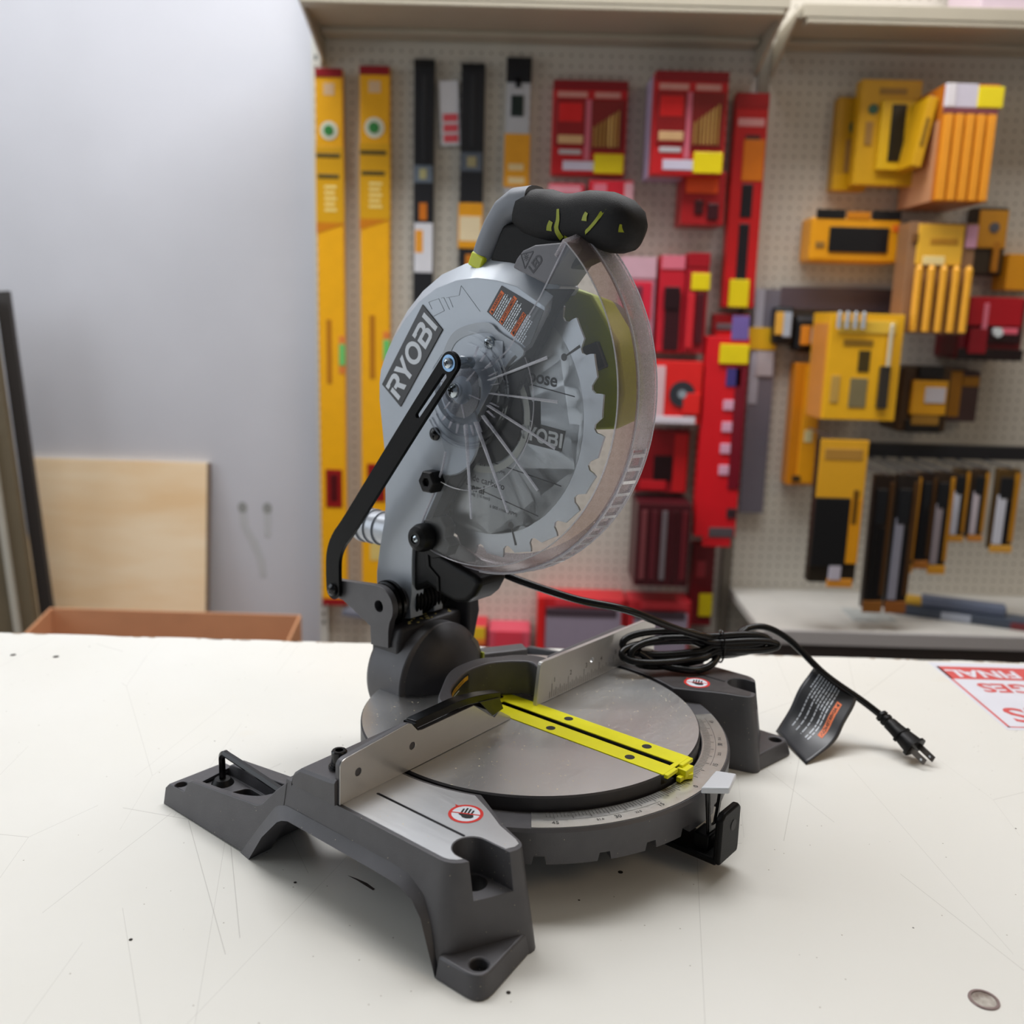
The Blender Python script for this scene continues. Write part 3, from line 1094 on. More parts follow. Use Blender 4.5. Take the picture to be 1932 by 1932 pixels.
plate = [(133, 112), (157, 110), (158, 128), (197, 145)]+arc(205, 155, 9.5, -80, 60, 8)+[(200, 164), (150, 169.3)]+arc(146, 150, 19.2, 88, 200, 10)+[(131, 138), (133, 128)]
ph = [(146+5.6*cos(2*pi*i/24), 150+5.6*sin(2*pi*i/24)) for i in range(24)]
pl = obj('arm_bracket', MB().prism(plate, 'x', -47, -40, holes=[ph]), GUN, saw, 0.7, 2, smooth=30)
obj('pivot_bore', MB().lathe([(-46.6, 5.7), (-40, 5.7), (-40, 0.1)], (0, 146, 150), 'x', 24, cap=False), INK, pl)
wash = MB()
wash.lathe([(-39.8, 0.1), (-39.8, 20.5), (-36.5, 21), (-36.5, 18), (-34, 18), (-34, 22), (-30.5, 22), (-30.5, 0.1)], (0, 147, 150), 'x', 44)
obj('pivot_washer', wash, GLOSS, pl, smooth=30)

# ---- upper blade guard and arm, one silver casting
out_ = [(131, 135), (150, 128), (168, 132), (180, 145), (184, 158), (184, 172), (180, 196), (174, 222), (172, 238), (172.5, 262), (173, 290), (178, 318), (183, 338), (184.5, 356), (183, 370), (178, 384), (166, 404), (152, 421), (133, 438), (110, 452), (82, 461), (56, 465), (30, 464)]
face_ = [(131, 135), (150, 130), (165, 135), (175, 147), (178, 160), (178, 172), (174, 196), (168, 222), (166, 238), (166.5, 262), (167, 290), (171, 318), (174, 338), (174, 354), (172, 366), (166, 379), (154, 397), (140, 413), (123, 428), (102, 439.5), (79, 446), (56, 448), (34, 446)]
cut_ = [(-17, 424), (1, 394), (15, 385), (22, 377), (33, 364), (52, 334), (80, 297), (91, 275), (113, 233), (129, 209), (130, 192), (130, 175), (130, 160), (132, 147)]
tipo = [(8, 459), (-20, 442)]
tipf = [(12, 441), (-17, 426)]
g = MB()
n1 = len(out_)
A = [(-20, a, b) for a, b in face_+tipf+cut_]
B_ = [(-5, a, b) for a, b in out_+tipo+cut_]
C_ = [(-4, a, b) for a, b in out_+tipo+cut_]
g.loft([A, B_, C_])
guard = obj('upper_guard', g, SILVER, saw, 0.8, 2, smooth=28)
# closed rim and right half of the casting
rim_in = [(a-(a-61)*0.07, b-(b-334)*0.07) for a, b in out_[9:]+tipo]
rimo = out_[9:]+tipo
g2 = MB().prism(rimo+rim_in[::-1], 'x', -4, 24)
obj('guard_rim', g2, SILVER, guard, 3, 3, smooth=30)
g3 = MB().prism(out_+[(20, 458), (40, 380), (60, 330), (96, 270), (118, 230), (131, 205), (131, 150)], 'x', 12, 24)
obj('guard_right_half', g3, SILVER, guard, 1, 2, smooth=30)
# black lining seen inside the mouth of the guard
lin_ = [(-2, 440), (-36, 440), (-17, 417), (-10, 401), (0, 386), (8, 373), (15, 360), (24, 349), (32, 334), (46, 312), (62, 292), (76, 274), (83, 265), (92, 250), (101, 235), (109, 222), (131, 206), (128, 230), (96, 285), (60, 340), (30, 385), (10, 405)]
obj('guard_lining', MB().prism(lin_, 'x', -12, -6), LINING, guard, 0.6)
# raised round step around the hub on the face
st_ = [(92, 384), (84, 398), (75, 405.5), (62, 410), (46, 412.5), (36, 411), (28, 405), (1, 391), (16, 378)]
stp = smooth_path([(0, a, b) for a, b in st_], 4)
inn = smooth_path([(0, a, b) for a, b in [(86, 381), (80, 392), (72, 398), (60, 402), (46, 404), (38, 403), (32, 398), (9, 385), (20, 374)]], 4)
rid = MB().loft([[(-20.2, p.y, p.z) for p in stp]+[(-20.2, p.y, p.z) for p in inn[::-1]], [(-22.5, p.y, p.z) for p in stp]+[(-20.4, p.y, p.z) for p in inn[::-1]]])
obj('face_step', rid, SILVER, guard, 0.4, 2, smooth=40)
# hub boss flat
obj('hub_boss', MB().lathe([(-20, 40), (-21.2, 39), (-21.2, 0.1)], (0, 88, 318), 'x', 40), SILVER, guard, smooth=30)
# embossed slanted outline marks
em = MB()
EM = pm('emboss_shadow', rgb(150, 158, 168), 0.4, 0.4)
def outline(mb, pts, x, w_, mi=0):
    for (a, b), (c2, d) in zip(pts, pts[1:]):
        v = Vector((0, c2-a, d-b)).normalized()
        nn = Vector((0, -v.z, v.y))*w_
        mb.loft([[Vector((x, a, b))-nn, Vector((x, a, b))+nn, Vector((x-0.35, a, b))], [Vector((x, c2, d))-nn, Vector((x, c2, d))+nn, Vector((x-0.35, c2, d))]], mi=mi)
outline(em, [(107, 422), (111, 428), (99, 431), (92, 421), (105, 416)], -20, 0.32)
outline(em, [(96, 431.5), (93, 432), (86, 422)], -20, 0.32)
outline(em, [(90, 432), (87, 432.4), (82, 424)], -20, 0.32)
outline(em, [(87, 432.4), (75, 434), (73, 442), (51, 421)], -20, 0.32)
obj('emboss_mark', em, EM, guard, smooth=0)

# brand plate
def plate_axes(p0, p1):
    d = Vector((0, p1[0]-p0[0], p1[1]-p0[1]))
    return d.normalized()


rp = [(118, 426), (93, 405), (145, 334), (170, 353)]
cen = (sum(p[0] for p in rp)/4, sum(p[1] for p in rp)/4)
rx = ((Vector((0, 93, 405))-Vector((0, 145, 334)))+(Vector((0, 118, 426))-Vector((0, 170, 353)))).normalized()
rnrm = Vector((-1, 0, 0))
ry = rnrm.cross(rx)
ry = ry if ry.z > 0 else -ry
bp_ = MB().prism(rp, 'x', -20.9, -20)
bpo = obj('brand_plate', bp_, LABELBK, guard, 0.5, 2)
# letters drawn as polygons, 5 glyphs on a unit grid (height 1), slanted
UPB = [(0, 0.74), (0.22, 0.74), (0.22, 0.82), (0.58, 0.82), (0.65, 0.75), (0.65, 0.67), (0.58, 0.60), (0.30, 0.60), (0.30, 0.42)]
G = {
    'R': ([(0, 0.78), (0.22, 0.78), (0.26, 0.82), (0.60, 0.82), (0.67, 0.75), (0.67, 0.66), (0.60, 0.58), (0.32, 0.58), (0.32, 0.40), (0.48, 0.40), (0.66, 0), (0.93, 0), (0.72, 0.42), (0.84, 0.48), (0.92, 0.60), (0.92, 0.80), (0.82, 0.94), (0.66, 1), (0, 1)], None, [(0.02, 0), (0.26, 0), (0.26, 0.64), (0.02, 0.64)]),
    'Y': ([(0.30, 0), (0.54, 0), (0.54, 0.38), (0.90, 1), (0.64, 1), (0.43, 0.60), (0.22, 1), (-0.06, 1), (0.30, 0.38)], None, None),
    'B': ([(0.02, 0), (0.66, 0), (0.84, 0.08), (0.90, 0.20), (0.90, 0.38), (0.84, 0.49), (0.76, 0.53), (0.84, 0.60), (0.88, 0.70), (0.88, 0.82), (0.80, 0.94), (0.64, 1), (0, 1), (0, 0.78), (0.22, 0.78), (0.26, 0.82), (0.57, 0.82), (0.63, 0.76), (0.63, 0.68), (0.57, 0.61), (0.02, 0.61)], [(0.26, 0.18), (0.26, 0.43), (0.60, 0.43), (0.66, 0.37), (0.66, 0.24), (0.60, 0.18)], None),
    'I': ([(0, 0), (0.24, 0), (0.24, 1), (0, 1)], None, None),
}


def brand(mb, c, ux, uy, h, off, mi):
    x = 0.0
    glyphs = []
    n = 36
    o_ = [(0.5+0.5*cos(2*pi*i/n), 0.5+0.52*sin(2*pi*i/n)) for i in range(n)]
    i_ = [(0.5+0.29*cos(2*pi*i/n), 0.5+0.31*sin(2*pi*i/n)) for i in range(n)]
    for ch in 'RYOBI':
        glyphs.append((x, (o_, i_, None) if ch == 'O' else G[ch]))
        x += {'R': 0.98, 'Y': 0.90, 'O': 1.08, 'B': 1.04, 'I': 0.26}[ch]
    W_ = x
    c, ux, uy = Vector(c), Vector(ux), Vector(uy)
    nn = ux.cross(uy)

    def P(a, b):
        return c+ux*((a-W_/2)*h*0.96)+uy*((b-0.5)*h)+nn*off
    for x0, (outer, hole, extra) in glyphs:
        for loops in ([outer]+([hole] if hole else []), [extra] if extra else None):
            if not loops:
                continue
            tri = tessellate_polygon([[Vector((a, b, 0)) for a, b in l] for l in loops])
            mb.add([P(x0+a, b) for l in loops for a, b in l], [tuple(t) for t in tri], mi)


bt = MB()
brand(bt, (-21.1, cen[0], cen[1]), rx, ry, 20.5, 0, 0)
obj('brand_lettering', bt, PRINTW, bpo, smooth=0, recalc=False)

# warning label on the face
wl_ = [(28, 442), (-16, 423), (-4, 397), (1, 394), (43, 421)]
wlab = MB()
wlab.prism(wl_, 'x', -20.7, -20, mi=0)
# local axes: text runs up the slope (from lower-left to upper-right)
tx = Vector((0, 28-43, 442-421)).normalized()
ty = Vector((-1, 0, 0)).cross(tx)
ty = -ty if ty.z > 0 else ty        # rows advance to the lower right
tyu = -ty
def wl_at(r, s, off=0.9):
    """r = distance down the rows, s = along the row"""
    p = Vector((0, 43, 421))+ty*r+tx*s
    return Vector((-20-off, p.y, p.z))


def wl_bar(r, s0, s1, hh, mi, off=0.85):
    wlab.add([wl_at(r, s0, off), wl_at(r, s1, off), wl_at(r+hh, s1, off), wl_at(r+hh, s0, off)], [(0, 1, 2, 3)], mi)


def rowlines(r0, n, lens):
    for k in range(n):
        s = 1.6
        ln = lens[k % len(lens)]
        while s < ln:
            wd = random.uniform(1.0, 3.4)
            wl_bar(r0+k*2.15, s, min(ln, s+wd), 1.15, 2)
            s += wd+0.55


for r, ln, body in ((2.2, 23, 'WARNING'), (15.6, 27.5, 'AVERTISSEMENT'), (31.0, 23, 'ADVERTENCIA')):
    wl_bar(r, 1.4, ln, 4.0, 1)
    wlab.text(body, 3.9, wl_at(r+2.0, 1.4+(ln-1.4)*0.55, 1.0), tx, tyu, mi=3, bold=0.06, sx=0.82 if len(body) < 9 else 0.74)
    q = [(0.0, -1.4), (3.0, -1.4), (1.5, 1.4)]
    wlab.decal(q, wl_at(r+2.0, 2.0, 1.0), tx, tyu, 0, 3)
rowlines(7.2, 4, (23, 24, 22, 24.5))
rowlines(20.6, 5, (27, 25, 27, 24, 14))
rowlines(36.0, 5, (24, 25, 22, 23, 10))
wobj = obj('warning_label', wlab, [LABELBK, ORANGE, PRINTW, INK], guard, smooth=0, recalc=False, label='black label with three orange warning strips')

# LED lamp box on top of the guard
led = MB().prism([(15, 456), (11, 463), (5, 469), (-7, 473), (-39, 474.5), (-42, 470), (-19, 443)], 'x', -23, 20)
ledo = obj('led_lamp', led, GREYP, guard, 1.6, 3)
lt = MB()
EMD = pm('emboss_dark', rgb(66, 66, 72), 0.5)
ltx = Vector((0, -14-2, 465-448)).normalized()
ltn = Vector((-1, 0, 0)).cross(ltx)
lty = -ltn if (ltn.y < 0) else ltn
lt.text('LED', 10, (-23.3, -9, 458.5), ltx, lty, mi=0, bold=0.35, sx=0.85)
for a, b in (((6.5, 466), (-6, 468)), ((-6, 468), (2, 455)), ((2, 455), (6.5, 466))):
    v = Vector((0, b[0]-a[0], b[1]-a[1])).normalized()
    nn = Vector((0, -v.z, v.y))*0.4
    lt.add([Vector((-23.3, *a))-nn, Vector((-23.3, *a))+nn, Vector((-23.3, *b))+nn, Vector((-23.3, *b))-nn], [(0, 1, 2, 3)])
for i in range(8):
    t = 2*pi*i/8
    p = Vector((-23.3, 1.0, 463.6))
    d = Vector((0, cos(t), sin(t)))
    nn = Vector((0, -d.z, d.y))*0.25
    lt.add([p+d*1.7-nn, p+d*1.7+nn, p+d*2.8+nn, p+d*2.8-nn], [(0, 1, 2, 3)])
rr_ = [Vector((-23.3, 1.0+1.2*cos(2*pi*i/16), 463.6+1.2*sin(2*pi*i/16))) for i in range(16)]
rq_ = [Vector((-23.3, 1.0+0.7*cos(2*pi*i/16), 463.6+0.7*sin(2*pi*i/16))) for i in range(16)]
lt.add(rr_+rq_, [(i, (i+1) % 16, 16+(i+1) % 16, 16+i) for i in range(16)])
obj('led_marking', lt, EMD, ledo, smooth=0, recalc=False)

# screws on the face
def pan_screw(y, z, x, r, mat, parent, name='screw'):
    m = MB().lathe([(x, r), (x-r*0.35, r*0.92), (x-r*0.6, r*0.55), (x-r*0.66, 0.1)], (0, y, z), 'x', 24)
    o = obj(name, m, mat, parent)
    k = MB()
    for dy, dz in ((1, 0.2), (-0.2, 1)):
        k.obox((x-r*0.66, y, z), (0.25, 0, 0), Vector((0, dy, dz)).normalized()*r*0.45, Vector((0, -dz, dy)).normalized()*r*0.11)
    obj('screw_recess', k, INK, o, smooth=0)
    return o


pan_screw(39, 396, -21, 5.4, CHROME, guard)
obj('cover_tab', MB().box(-21.5, -20, 24, 36, 384, 398), SILVER, guard, 0.4)
pan_screw(100, 314, -21, 6.2, GLOSS, guard, 'black_screw')
nutm = MB().lathe([(-20, 11), (-32, 11), (-34, 9), (-34, 4), (-30, 4)], (0, 99, 272), 'x', 6)
obj('stop_nut', nutm, BLACK, guard, 0.8, smooth=0)
sk = MB().prism([(97, 301)]+arc(88, 301, 9.5, 20, 330, 22), 'x', -20.5, -20, mi=0)
sk.disc((-20.7, 88, 301), (0, 1, 0), (0, 0, 1), 8.6, mi=1)
for k in range(3):
    sk.obox((-20.8, 93-k*2.1, 301.8-k*1.0), (0.05, 0, 0), Vector((0, 0.5, 1)).normalized()*3.0, Vector((0, 1, -0.5)).normalized()*0.5, 0)
sk.obox((-20.8, 84, 298), (0.05, 0, 0), Vector((0, -0.5, 1)).normalized()*2.6, Vector((0, 1, 0.5)).normalized()*0.7, 2)
obj('rotation_sticker', sk, [PRINTW, LABELBK, REDP], guard, smooth=0)

# ---- dust port behind the arm
dp = MB().lathe([(176, 15.5), (196, 15.5), (196.2, 17.2), (199, 17.2), (199.2, 16), (208, 16), (208.2, 17.6), (211, 17.6), (211.2, 16.2), (219, 16.2), (219.2, 18), (224, 18), (228, 16.5), (228, 13), (190, 13)], (5, 0, 208), 'y', 40, cap=False)
obj('dust_port', dp, pm('port_silver', rgb(168, 172, 178), 0.35, 0.6), saw, smooth=30)

# ---- blade
RB, YB, ZB = 127.0, 61.2, 333.8
NT = 24
bl_o = []
for i in range(NT):
    a = -2*pi*i/NT+0.06
    for da, r in ((0.0, 127.2), (0.012, 124.0), (0.018, 119.5), (0.045, 117.0), (0.075, 117.6), (0.10, 121.0), (0.12, 124.2), (0.20, 125.4)):
        bl_o.append((YB+r*cos(a-da), ZB+r*sin(a-da)))
blade = MB().prism(bl_o, 'x', -1.1, 1.1)
bladeo = obj('saw_blade', blade, BLADERIM, saw, smooth=0)
body_ = MB()
body_.lathe([(-1.25, 106.5), (-1.25, 0.1)], (0, 0, 0), 'x', 90)
body_.lathe([(1.25, 0.1), (1.25, 106.5)], (0, 0, 0), 'x', 90)
bbo = obj('blade_body', body_, BLADEM, bladeo, smooth=0)
bbo.location = (0, YB*0.001, ZB*0.001)
sl = MB()
for ang in (-68.5, 148, 40, 250):
    a = radians(ang)
    d = Vector((0, cos(a), sin(a)))
    nn = Vector((0, -d.z, d.y))
    p = Vector((-1.35, YB, ZB))
    sl.disc(p+d*100, (0, 1, 0), (0, 0, 1), 3.0, mi=0)
    q = Vector((-1.34, YB, ZB))
    sl.add([q+d*101-nn*0.7, q+d*101+nn*0.7, q+d*118+nn*1.2, q+d*118-nn*1.2], [(0, 1, 2, 3)], 0)
obj('expansion_slot', sl, INKG, bladeo, smooth=0, recalc=False)
# print on the blade; rows tilt down to the front
pr = MB()
bx = Vector((0, -1, -0.10)).normalized()     # towards the front of the saw
by = Vector((-1, 0, 0)).cross(bx)
by = by if by.z > 0 else -by
def bpt(y, z, off=1.45):
    return Vector((-off, y, z))
pr.text('pose', 15.5, bpt(-3, 368.5), bx, by, mi=0, bold=0.35)
pr.text('(RPM)', 5.0, bpt(17, 359.5), bx, by, mi=0, bold=0.05)
for p0, p1 in (((18, 363.5), (-36, 355.5)), ((70, 295), (-26, 281)), ((80, 269), (-3, 252))):
    a, b = Vector((-1.5, *p0)), Vector((-1.5, *p1))
    pr.add([a, b, b+Vector((0, 0, 0.9)), a+Vector((0, 0, 0.9))], [(0, 1, 2, 3)], 0)
pr.text('carbure', 8.5, bpt(56, 299), bx, by, mi=1, bold=0.03)
pr.text('eral', 10, bpt(57, 289.5), bx, by, mi=1, bold=0.2)
pr.text('r/min (RPM)', 4.2, bpt(45, 285.5), bx, by, mi=0)
pr.text('de carburo', 8.5, bpt(54, 274), bx, by, mi=0, bold=0.05)
pr.text('eral', 10.5, bpt(66, 266.5), bx, by, mi=0, bold=0.3)
pr.text('pulg. (16 mm)', 4.4, bpt(64, 260.5), bx, by, mi=0)
pr.text('6 000 r/min (RPM)', 4.2, bpt(36, 251.5), bx, by, mi=0)
lbq = [(23, 333.5), (-28, 327.5), (-24.5, 310), (25, 314.5)]
pr.add([bpt(a, b, 1.5) for a, b in lbq], [(0, 1, 2, 3)], 2)
brand(pr, bpt(-1, 321.2, 1.6), (Vector((0, -52, -5.2))).normalized(), Vector((0, -5.2, 52)).normalized(), 12.0, 0, 3)
obj('blade_print', pr, [INK, INKG, pm('blade_logo_grey', rgb(66, 64, 62), 0.4), pm('blade_logo_text', rgb(168, 168, 166), 0.3, 0.6)], bladeo, smooth=0, recalc=False)
ar = MB().lathe([(-1.2, 44), (-3, 44), (-3, 42), (-5, 30), (-5, 0.1)], (0, YB, ZB), 'x', 48)
obj('arbor_flange', ar, BLACK, bladeo)
ard = MB().lathe([(-1.6, 52), (-1.6, 46)], (0, YB, ZB), 'x', 60, cap=False)
obj('blade_ring_print', ard, pm('ring_print', rgb(196, 198, 190), 0.4), bladeo, smooth=0)
awp = MB()
for s in (-1,):
    awp.decal([(20, 60), (40, 46), (52, 20), (60, 24), (64, -2), (46, 8), (50, 13), (40, 36), (22, 50)], (-1.55, YB, ZB), (0, -1, -0.1), (0, -0.1, 1), 0, 0)
obj('rotation_arrow', awp, INK, bladeo, smooth=0, recalc=False)

# ---- clear lower guard
GY, GZ, GR = 61.0, 357.0, 154.0


def gp(r, a, x):
    t = radians(a)
    return (x, GY+r*cos(t), GZ+r*sin(t))


A0, A1 = 130.5, 288.0
side = [gp(GR, A0+(A1-A0)*i/70, -24)[1:] for i in range(71)]
low = [(116, 222), (110, 238), (97, 263), (88, 284), (84, 300)]
hub = arc(61, 357, 34, -64, 66, 1)
trail = [(90, 316)]+arc(61, 357, 42, -40, 20, 5)+[(90, 384), (72, 374), (56, 372), (32, 378), (16, 391), (-15, 433)]
gside = MB().prism(side+low+trail, 'x', -25.5, -23.5)
cg_ = obj('lower_guard', gside, CLEAR, saw, smooth=0, label='clear polycarbonate blade guard')
# rim band with vent slots
prof_in = [(-25, 153.6), (-17, 157.4), (-10, 161.4)]
prof_r = [(-10, 161.4), (-8.5, 162.3), (-2, 163.4), (8, 164), (16, 163), (20, 160), (20, 150)]
NA = 158
vent = (193, 268)


def band(prof, holes):
    vs, fs = [], []
    k = len(prof)
    for i in range(NA+1):
        a = A0+(A1-A0)*i/NA
        vs += [gp(r, a, x) for x, r in prof]
    for i in range(NA):
        a = A0+(A1-A0)*(i+0.5)/NA
        for j in range(k-1):
            if holes and vent[0] < a < vent[1] and (i % 4 != 0) and j in (1, 2):
                continue
            fs.append((i*k+j, (i+1)*k+j, (i+1)*k+j+1, i*k+j+1))
    return MB().add(vs, fs)


rimo_ = obj('guard_frosted_rim', band(prof_r, True), FROST, cg_, smooth=30, label='frosted rim of the clear guard')
sd = rimo_.modifiers.new('s', 'SOLIDIFY')
sd.thickness = 0.0022
sd.offset = -1
obj('rim_bevel', band(prof_in, False), FROSTB, rimo_, smooth=30)
# moulded edges of the rim and of the guard plate, whitened for their highlights
for r, x, rad in ((153.6, -25.4, 0.55), (162.0, -9.4, 0.6), (163.6, 14, 0.5)):
    obj('rim_edge', MB().tube([gp(r, A0+(A1-A0)*i/90, x) for i in range(91)], rad, 6), CLEARR, rimo_, smooth=60)
obj('guard_edge', MB().tube([(-24.6, y, z) for y, z in [side[-1]]+low], 1.1, 8), CLEARR, cg_, smooth=60)
obj('guard_edge', MB().tube([(-24.6, y, z) for y, z in [(-39, 474), (-15, 433), (16, 391), (32, 378), (44, 373)]], 0.6, 8), CLEARR, cg_, smooth=60)
# vent ribs standing proud, one frame round each slot
vr = MB()
for i in range(0, NA):
    a = A0+(A1-A0)*(i+0.5)/NA
    if vent[0] < a < vent[1] and i % 4 == 0:
        vr.loft([[gp(r, a-0.5, x) for x, r in ((-10, 161.6), (-8, 164.2), (7, 165.6), (9, 163))], [gp(r, a+0.5, x) for x, r in ((-10, 161.6), (-8, 164.2), (7, 165.6), (9, 163))]], closed=False)
aa_ = [vent[0]+(vent[1]-vent[0])*i/60 for i in range(61)]
vr.tube([gp(162.9, a, -9) for a in aa_], 1.0, 6)
vr.tube([gp(164.6, a, 8.2) for a in aa_], 0.8, 6)
obj('vent_rib', vr, CLEARR, rimo_, smooth=0)
# top end cap of the rim
cap_ = MB().loft([[gp(r, A0-0.2, x) for x, r in prof_in+prof_r]+[gp(140, A0, 20), gp(140, A0, -25)], [gp(r, A0-1.4, x) for x, r in prof_in+prof_r]+[gp(140, A0-1, 20), gp(140, A0-1, -25)]])
obj('rim_end', cap_, FROST, rimo_, smooth=0)
# hub, rings and spokes
hb = MB()
HC = (0, 60.6, 355.7)
hb.lathe([(-26, 29.5), (-33, 29), (-35, 27.5), (-35, 24), (-33, 23.5), (-34, 12), (-40, 11), (-41, 8), (-36, 6)], HC, 'x', 48, cap=False)
for r, t in ((39, 1.3), (49, 1.4), (45.5, 0.7)):
    hb.lathe([(-25.4, r-t), (-28.6, r-t*0.5), (-28.6, r+t*0.5), (-25.4, r+t)], HC, 'x', 60, cap=False, a0=radians(95), a1=radians(325))
hub_o = obj('guard_hub', hb, CLEARH, cg_, smooth=30)
hd = MB().lathe([(-31.5, 23), (-31.2, 12)], HC, 'x', 48, cap=False)
obj('hub_disc', hd, clear_plastic('hub_disc_clear', (0.7, 0.71, 0.74, 1), 0.35, 0.3, 1.5), hub_o, smooth=0)
spk = MB()
for (y, z) in ((-25, 387), (-37, 353), (-36, 316), (-20, 280), (11, 257), (52, 245)):
    d = Vector((0, y-HC[1], z-HC[2]))
    ln = d.length
    d.normalize()
    nn = Vector((0, -d.z, d.y))
    for r0, r1, w0, w1 in ((29, ln, 0.7, 1.35),):
        p, q = Vector((-25.4, HC[1], HC[2]))+d*r0, Vector((-25.4, HC[1], HC[2]))+d*r1
        spk.loft([[p-nn*w0, p+nn*w0, p+nn*0.3+Vector((-4, 0, 0)), p-nn*0.3+Vector((-4, 0, 0))], [q-nn*w1, q+nn*w1, q+nn*0.4+Vector((-0.6, 0, 0)), q-nn*0.4+Vector((-0.6, 0, 0))]])
for i in range(15):
    a = radians(110+i*14.5)
    d = Vector((0, cos(a), sin(a)))
    nn = Vector((0, -d.z, d.y))*0.5
    p, q = Vector((-25.4, HC[1], HC[2]))+d*30, Vector((-25.4, HC[1], HC[2]))+d*39
    spk.loft([[p-nn, p+nn, p+Vector((-3, 0, 0))], [q-nn, q+nn, q+Vector((-2, 0, 0))]])
for i in range(6):
    a = radians(15+i*60)
    d = Vector((0, cos(a), sin(a)))
    nn = Vector((0, -d.z, d.y))*0.5
    p, q = Vector((-33, HC[1], HC[2]))+d*12, Vector((-33, HC[1], HC[2]))+d*24
    spk.loft([[p-nn, p+nn, p+Vector((-2.2, 0, 0))], [q-nn, q+nn, q+Vector((-1.6, 0, 0))]])
obj('guard_rib', spk, CLEARR, hub_o, smooth=0)
ringl = MB().lathe([(-25.4, 77.5), (-26.2, 78), (-25.4, 78.5)], (0, 65, 347), 'x', 80, cap=False, a0=radians(150), a1=radians(296))
obj('guard_ring_line', ringl, CLEARR, cg_, smooth=0)
pan_screw(60.6, 355.7, -40.5, 6.4, CHROME, hub_o, 'hub_screw')
nst = MB()
T_ = radians(134.2)
cN = Vector((4, GY+164.2*cos(T_), GZ+164.2*sin(T_)))
nohand(nst, cN+Vector((0, cos(T_), sin(T_)))*0.5, Vector((0.80, -sin(T_)*0.55, cos(T_)*0.55)), Vector((-0.55, -sin(T_)*0.8, cos(T_)*0.8)), 9.5)
for i, v in enumerate(nst.v):
    pass
obj('hand_warning_sticker', nst, NOHAND_MATS, cg_, smooth=0, recalc=False, label='round red no-hands sticker')
# roller at the lower corner
rl = MB().lathe([(-22, 13), (-30, 13), (-35, 11), (-38, 7), (-38, 4.2), (-35, 4)], (0, 109, 219), 'x', 36)
rlo = obj('guard_roller', rl, BLACK, cg_, smooth=30)
pan_screw(109, 219, -35.5, 3.8, CHROME, rlo)
obj('roller_mount', MB().prism([(112, 234), (92, 240), (84, 232), (86, 222), (78, 216), (84, 205), (100, 200), (118, 208)], 'x', -23.2, -10), BLACK, rlo, 0.8)

# ---- link bar from bracket to guard
ctr = smooth_path([(0, 205, 155), (0, 205.5, 172), (0, 204, 190), (0, 196, 206), (0, 178, 227), (0, 100, 324), (0, 55, 379)], 6)
ctr = [p for p in ctr]
lft, rgt = [], []
for i, p in enumerate(ctr):
    a = ctr[max(0, i-1)]
    b = ctr[min(len(ctr)-1, i+1)]
    d = (b-a).normalized()
    nn = Vector((0, -d.z, d.y))
    hw = 9.6
    lft.append(p+nn*hw)
    rgt.append(p-nn*hw)
dl = (ctr[-1]-ctr[-2]).normalized()
ang = degr = math.degrees(atan2(dl.z, dl.y))
capT = arc(55, 379, 9.6, ang-90, ang+90, 12)
capB = arc(205, 155, 9.6, 180, 360, 12)
poly = [(p.y, p.z) for p in rgt[1:-1]]+capT+[(p.y, p.z) for p in lft[1:-1][::-1]]+capB
# slot
u_ = Vector((88-58, 336-370.5)).normalized()
n_ = Vector((-u_.y, u_.x))
p0, p1 = Vector((60.5, 368.0)), Vector((91, 333))
hw = 2.5
aa = math.degrees(atan2(u_.y, u_.x))
slot_ = arc(p0.x, p0.y, hw, aa+90, aa+270, 8)+arc(p1.x, p1.y, hw, aa-90, aa+90, 8)
link = obj('link_bar', MB().prism(poly, 'x', -52.5, -48.5, holes=[slot_]), SATIN, saw, 0.5, 2, smooth=0)
t2 = MB().lathe([(-52.6, 7.2), (-53.4, 7.0), (-53.4, 0.1)], (0, 55, 379), 'x', 32)
obj('bolt_washer', t2, BLUEZ, link)
pan_screw(55, 379, -53.4, 4.6, CHROME, link, 'link_bolt')
pan_screw(205, 155, -52.5, 6.4, GLOSS, link, 'link_screw')
obj('link_stud', MB().lathe([(-48.5, 5), (-26, 5)], (0, 55, 379), 'x', 20), CHROME, link)

# ---- pivot shaft with coil spring
ps = obj('pivot_shaft', MB().lathe([(-30, 14), (44, 14)], (0, 147, 150), 'x', 32), DARKGUN, saw)
coil = []
for i in range(9*24+1):
    t = 2*pi*i/24
    coil.append((-14+i*(44/(9*24)), 147+17*cos(t), 150+17*sin(t)))
obj('return_spring', MB().tube(coil, 2.0, 8), SATIN, ps)
# ---- black dust shroud under the guard
sh = [(134, 206), (146, 196), (149, 178), (148, 157), (132, 160), (113, 170), (96, 164), (79, 161), (64, 164), (55, 172), (47, 187), (56, 191), (80, 197), (100, 205), (112, 214)]
sho = obj('dust_shroud', MB().prism(sh, 'x', -16, 22), BLACK, saw, 5, 4)
obj('shroud_rib', MB().prism([(118, 212), (112, 205), (110, 190), (98, 182), (97, 168), (100, 168), (102, 180), (114, 188), (116, 204), (121, 210)], 'x', -17.5, -15.5), BLACK, sho, 0.5)
dustm = MB()
for i in range(60):
    x, y = random.uniform(-30, 34), random.uniform(124, 160)
    s = random.uniform(0.5, 1.3)
    dustm.obox((x, y, 132.4), (s, 0, 0), (0, s*0.6, 0), (0, 0, 0.4))
dd = obj('sawdust', dustm, DUST, drum, smooth=0)
dd['kind'] = 'stuff'

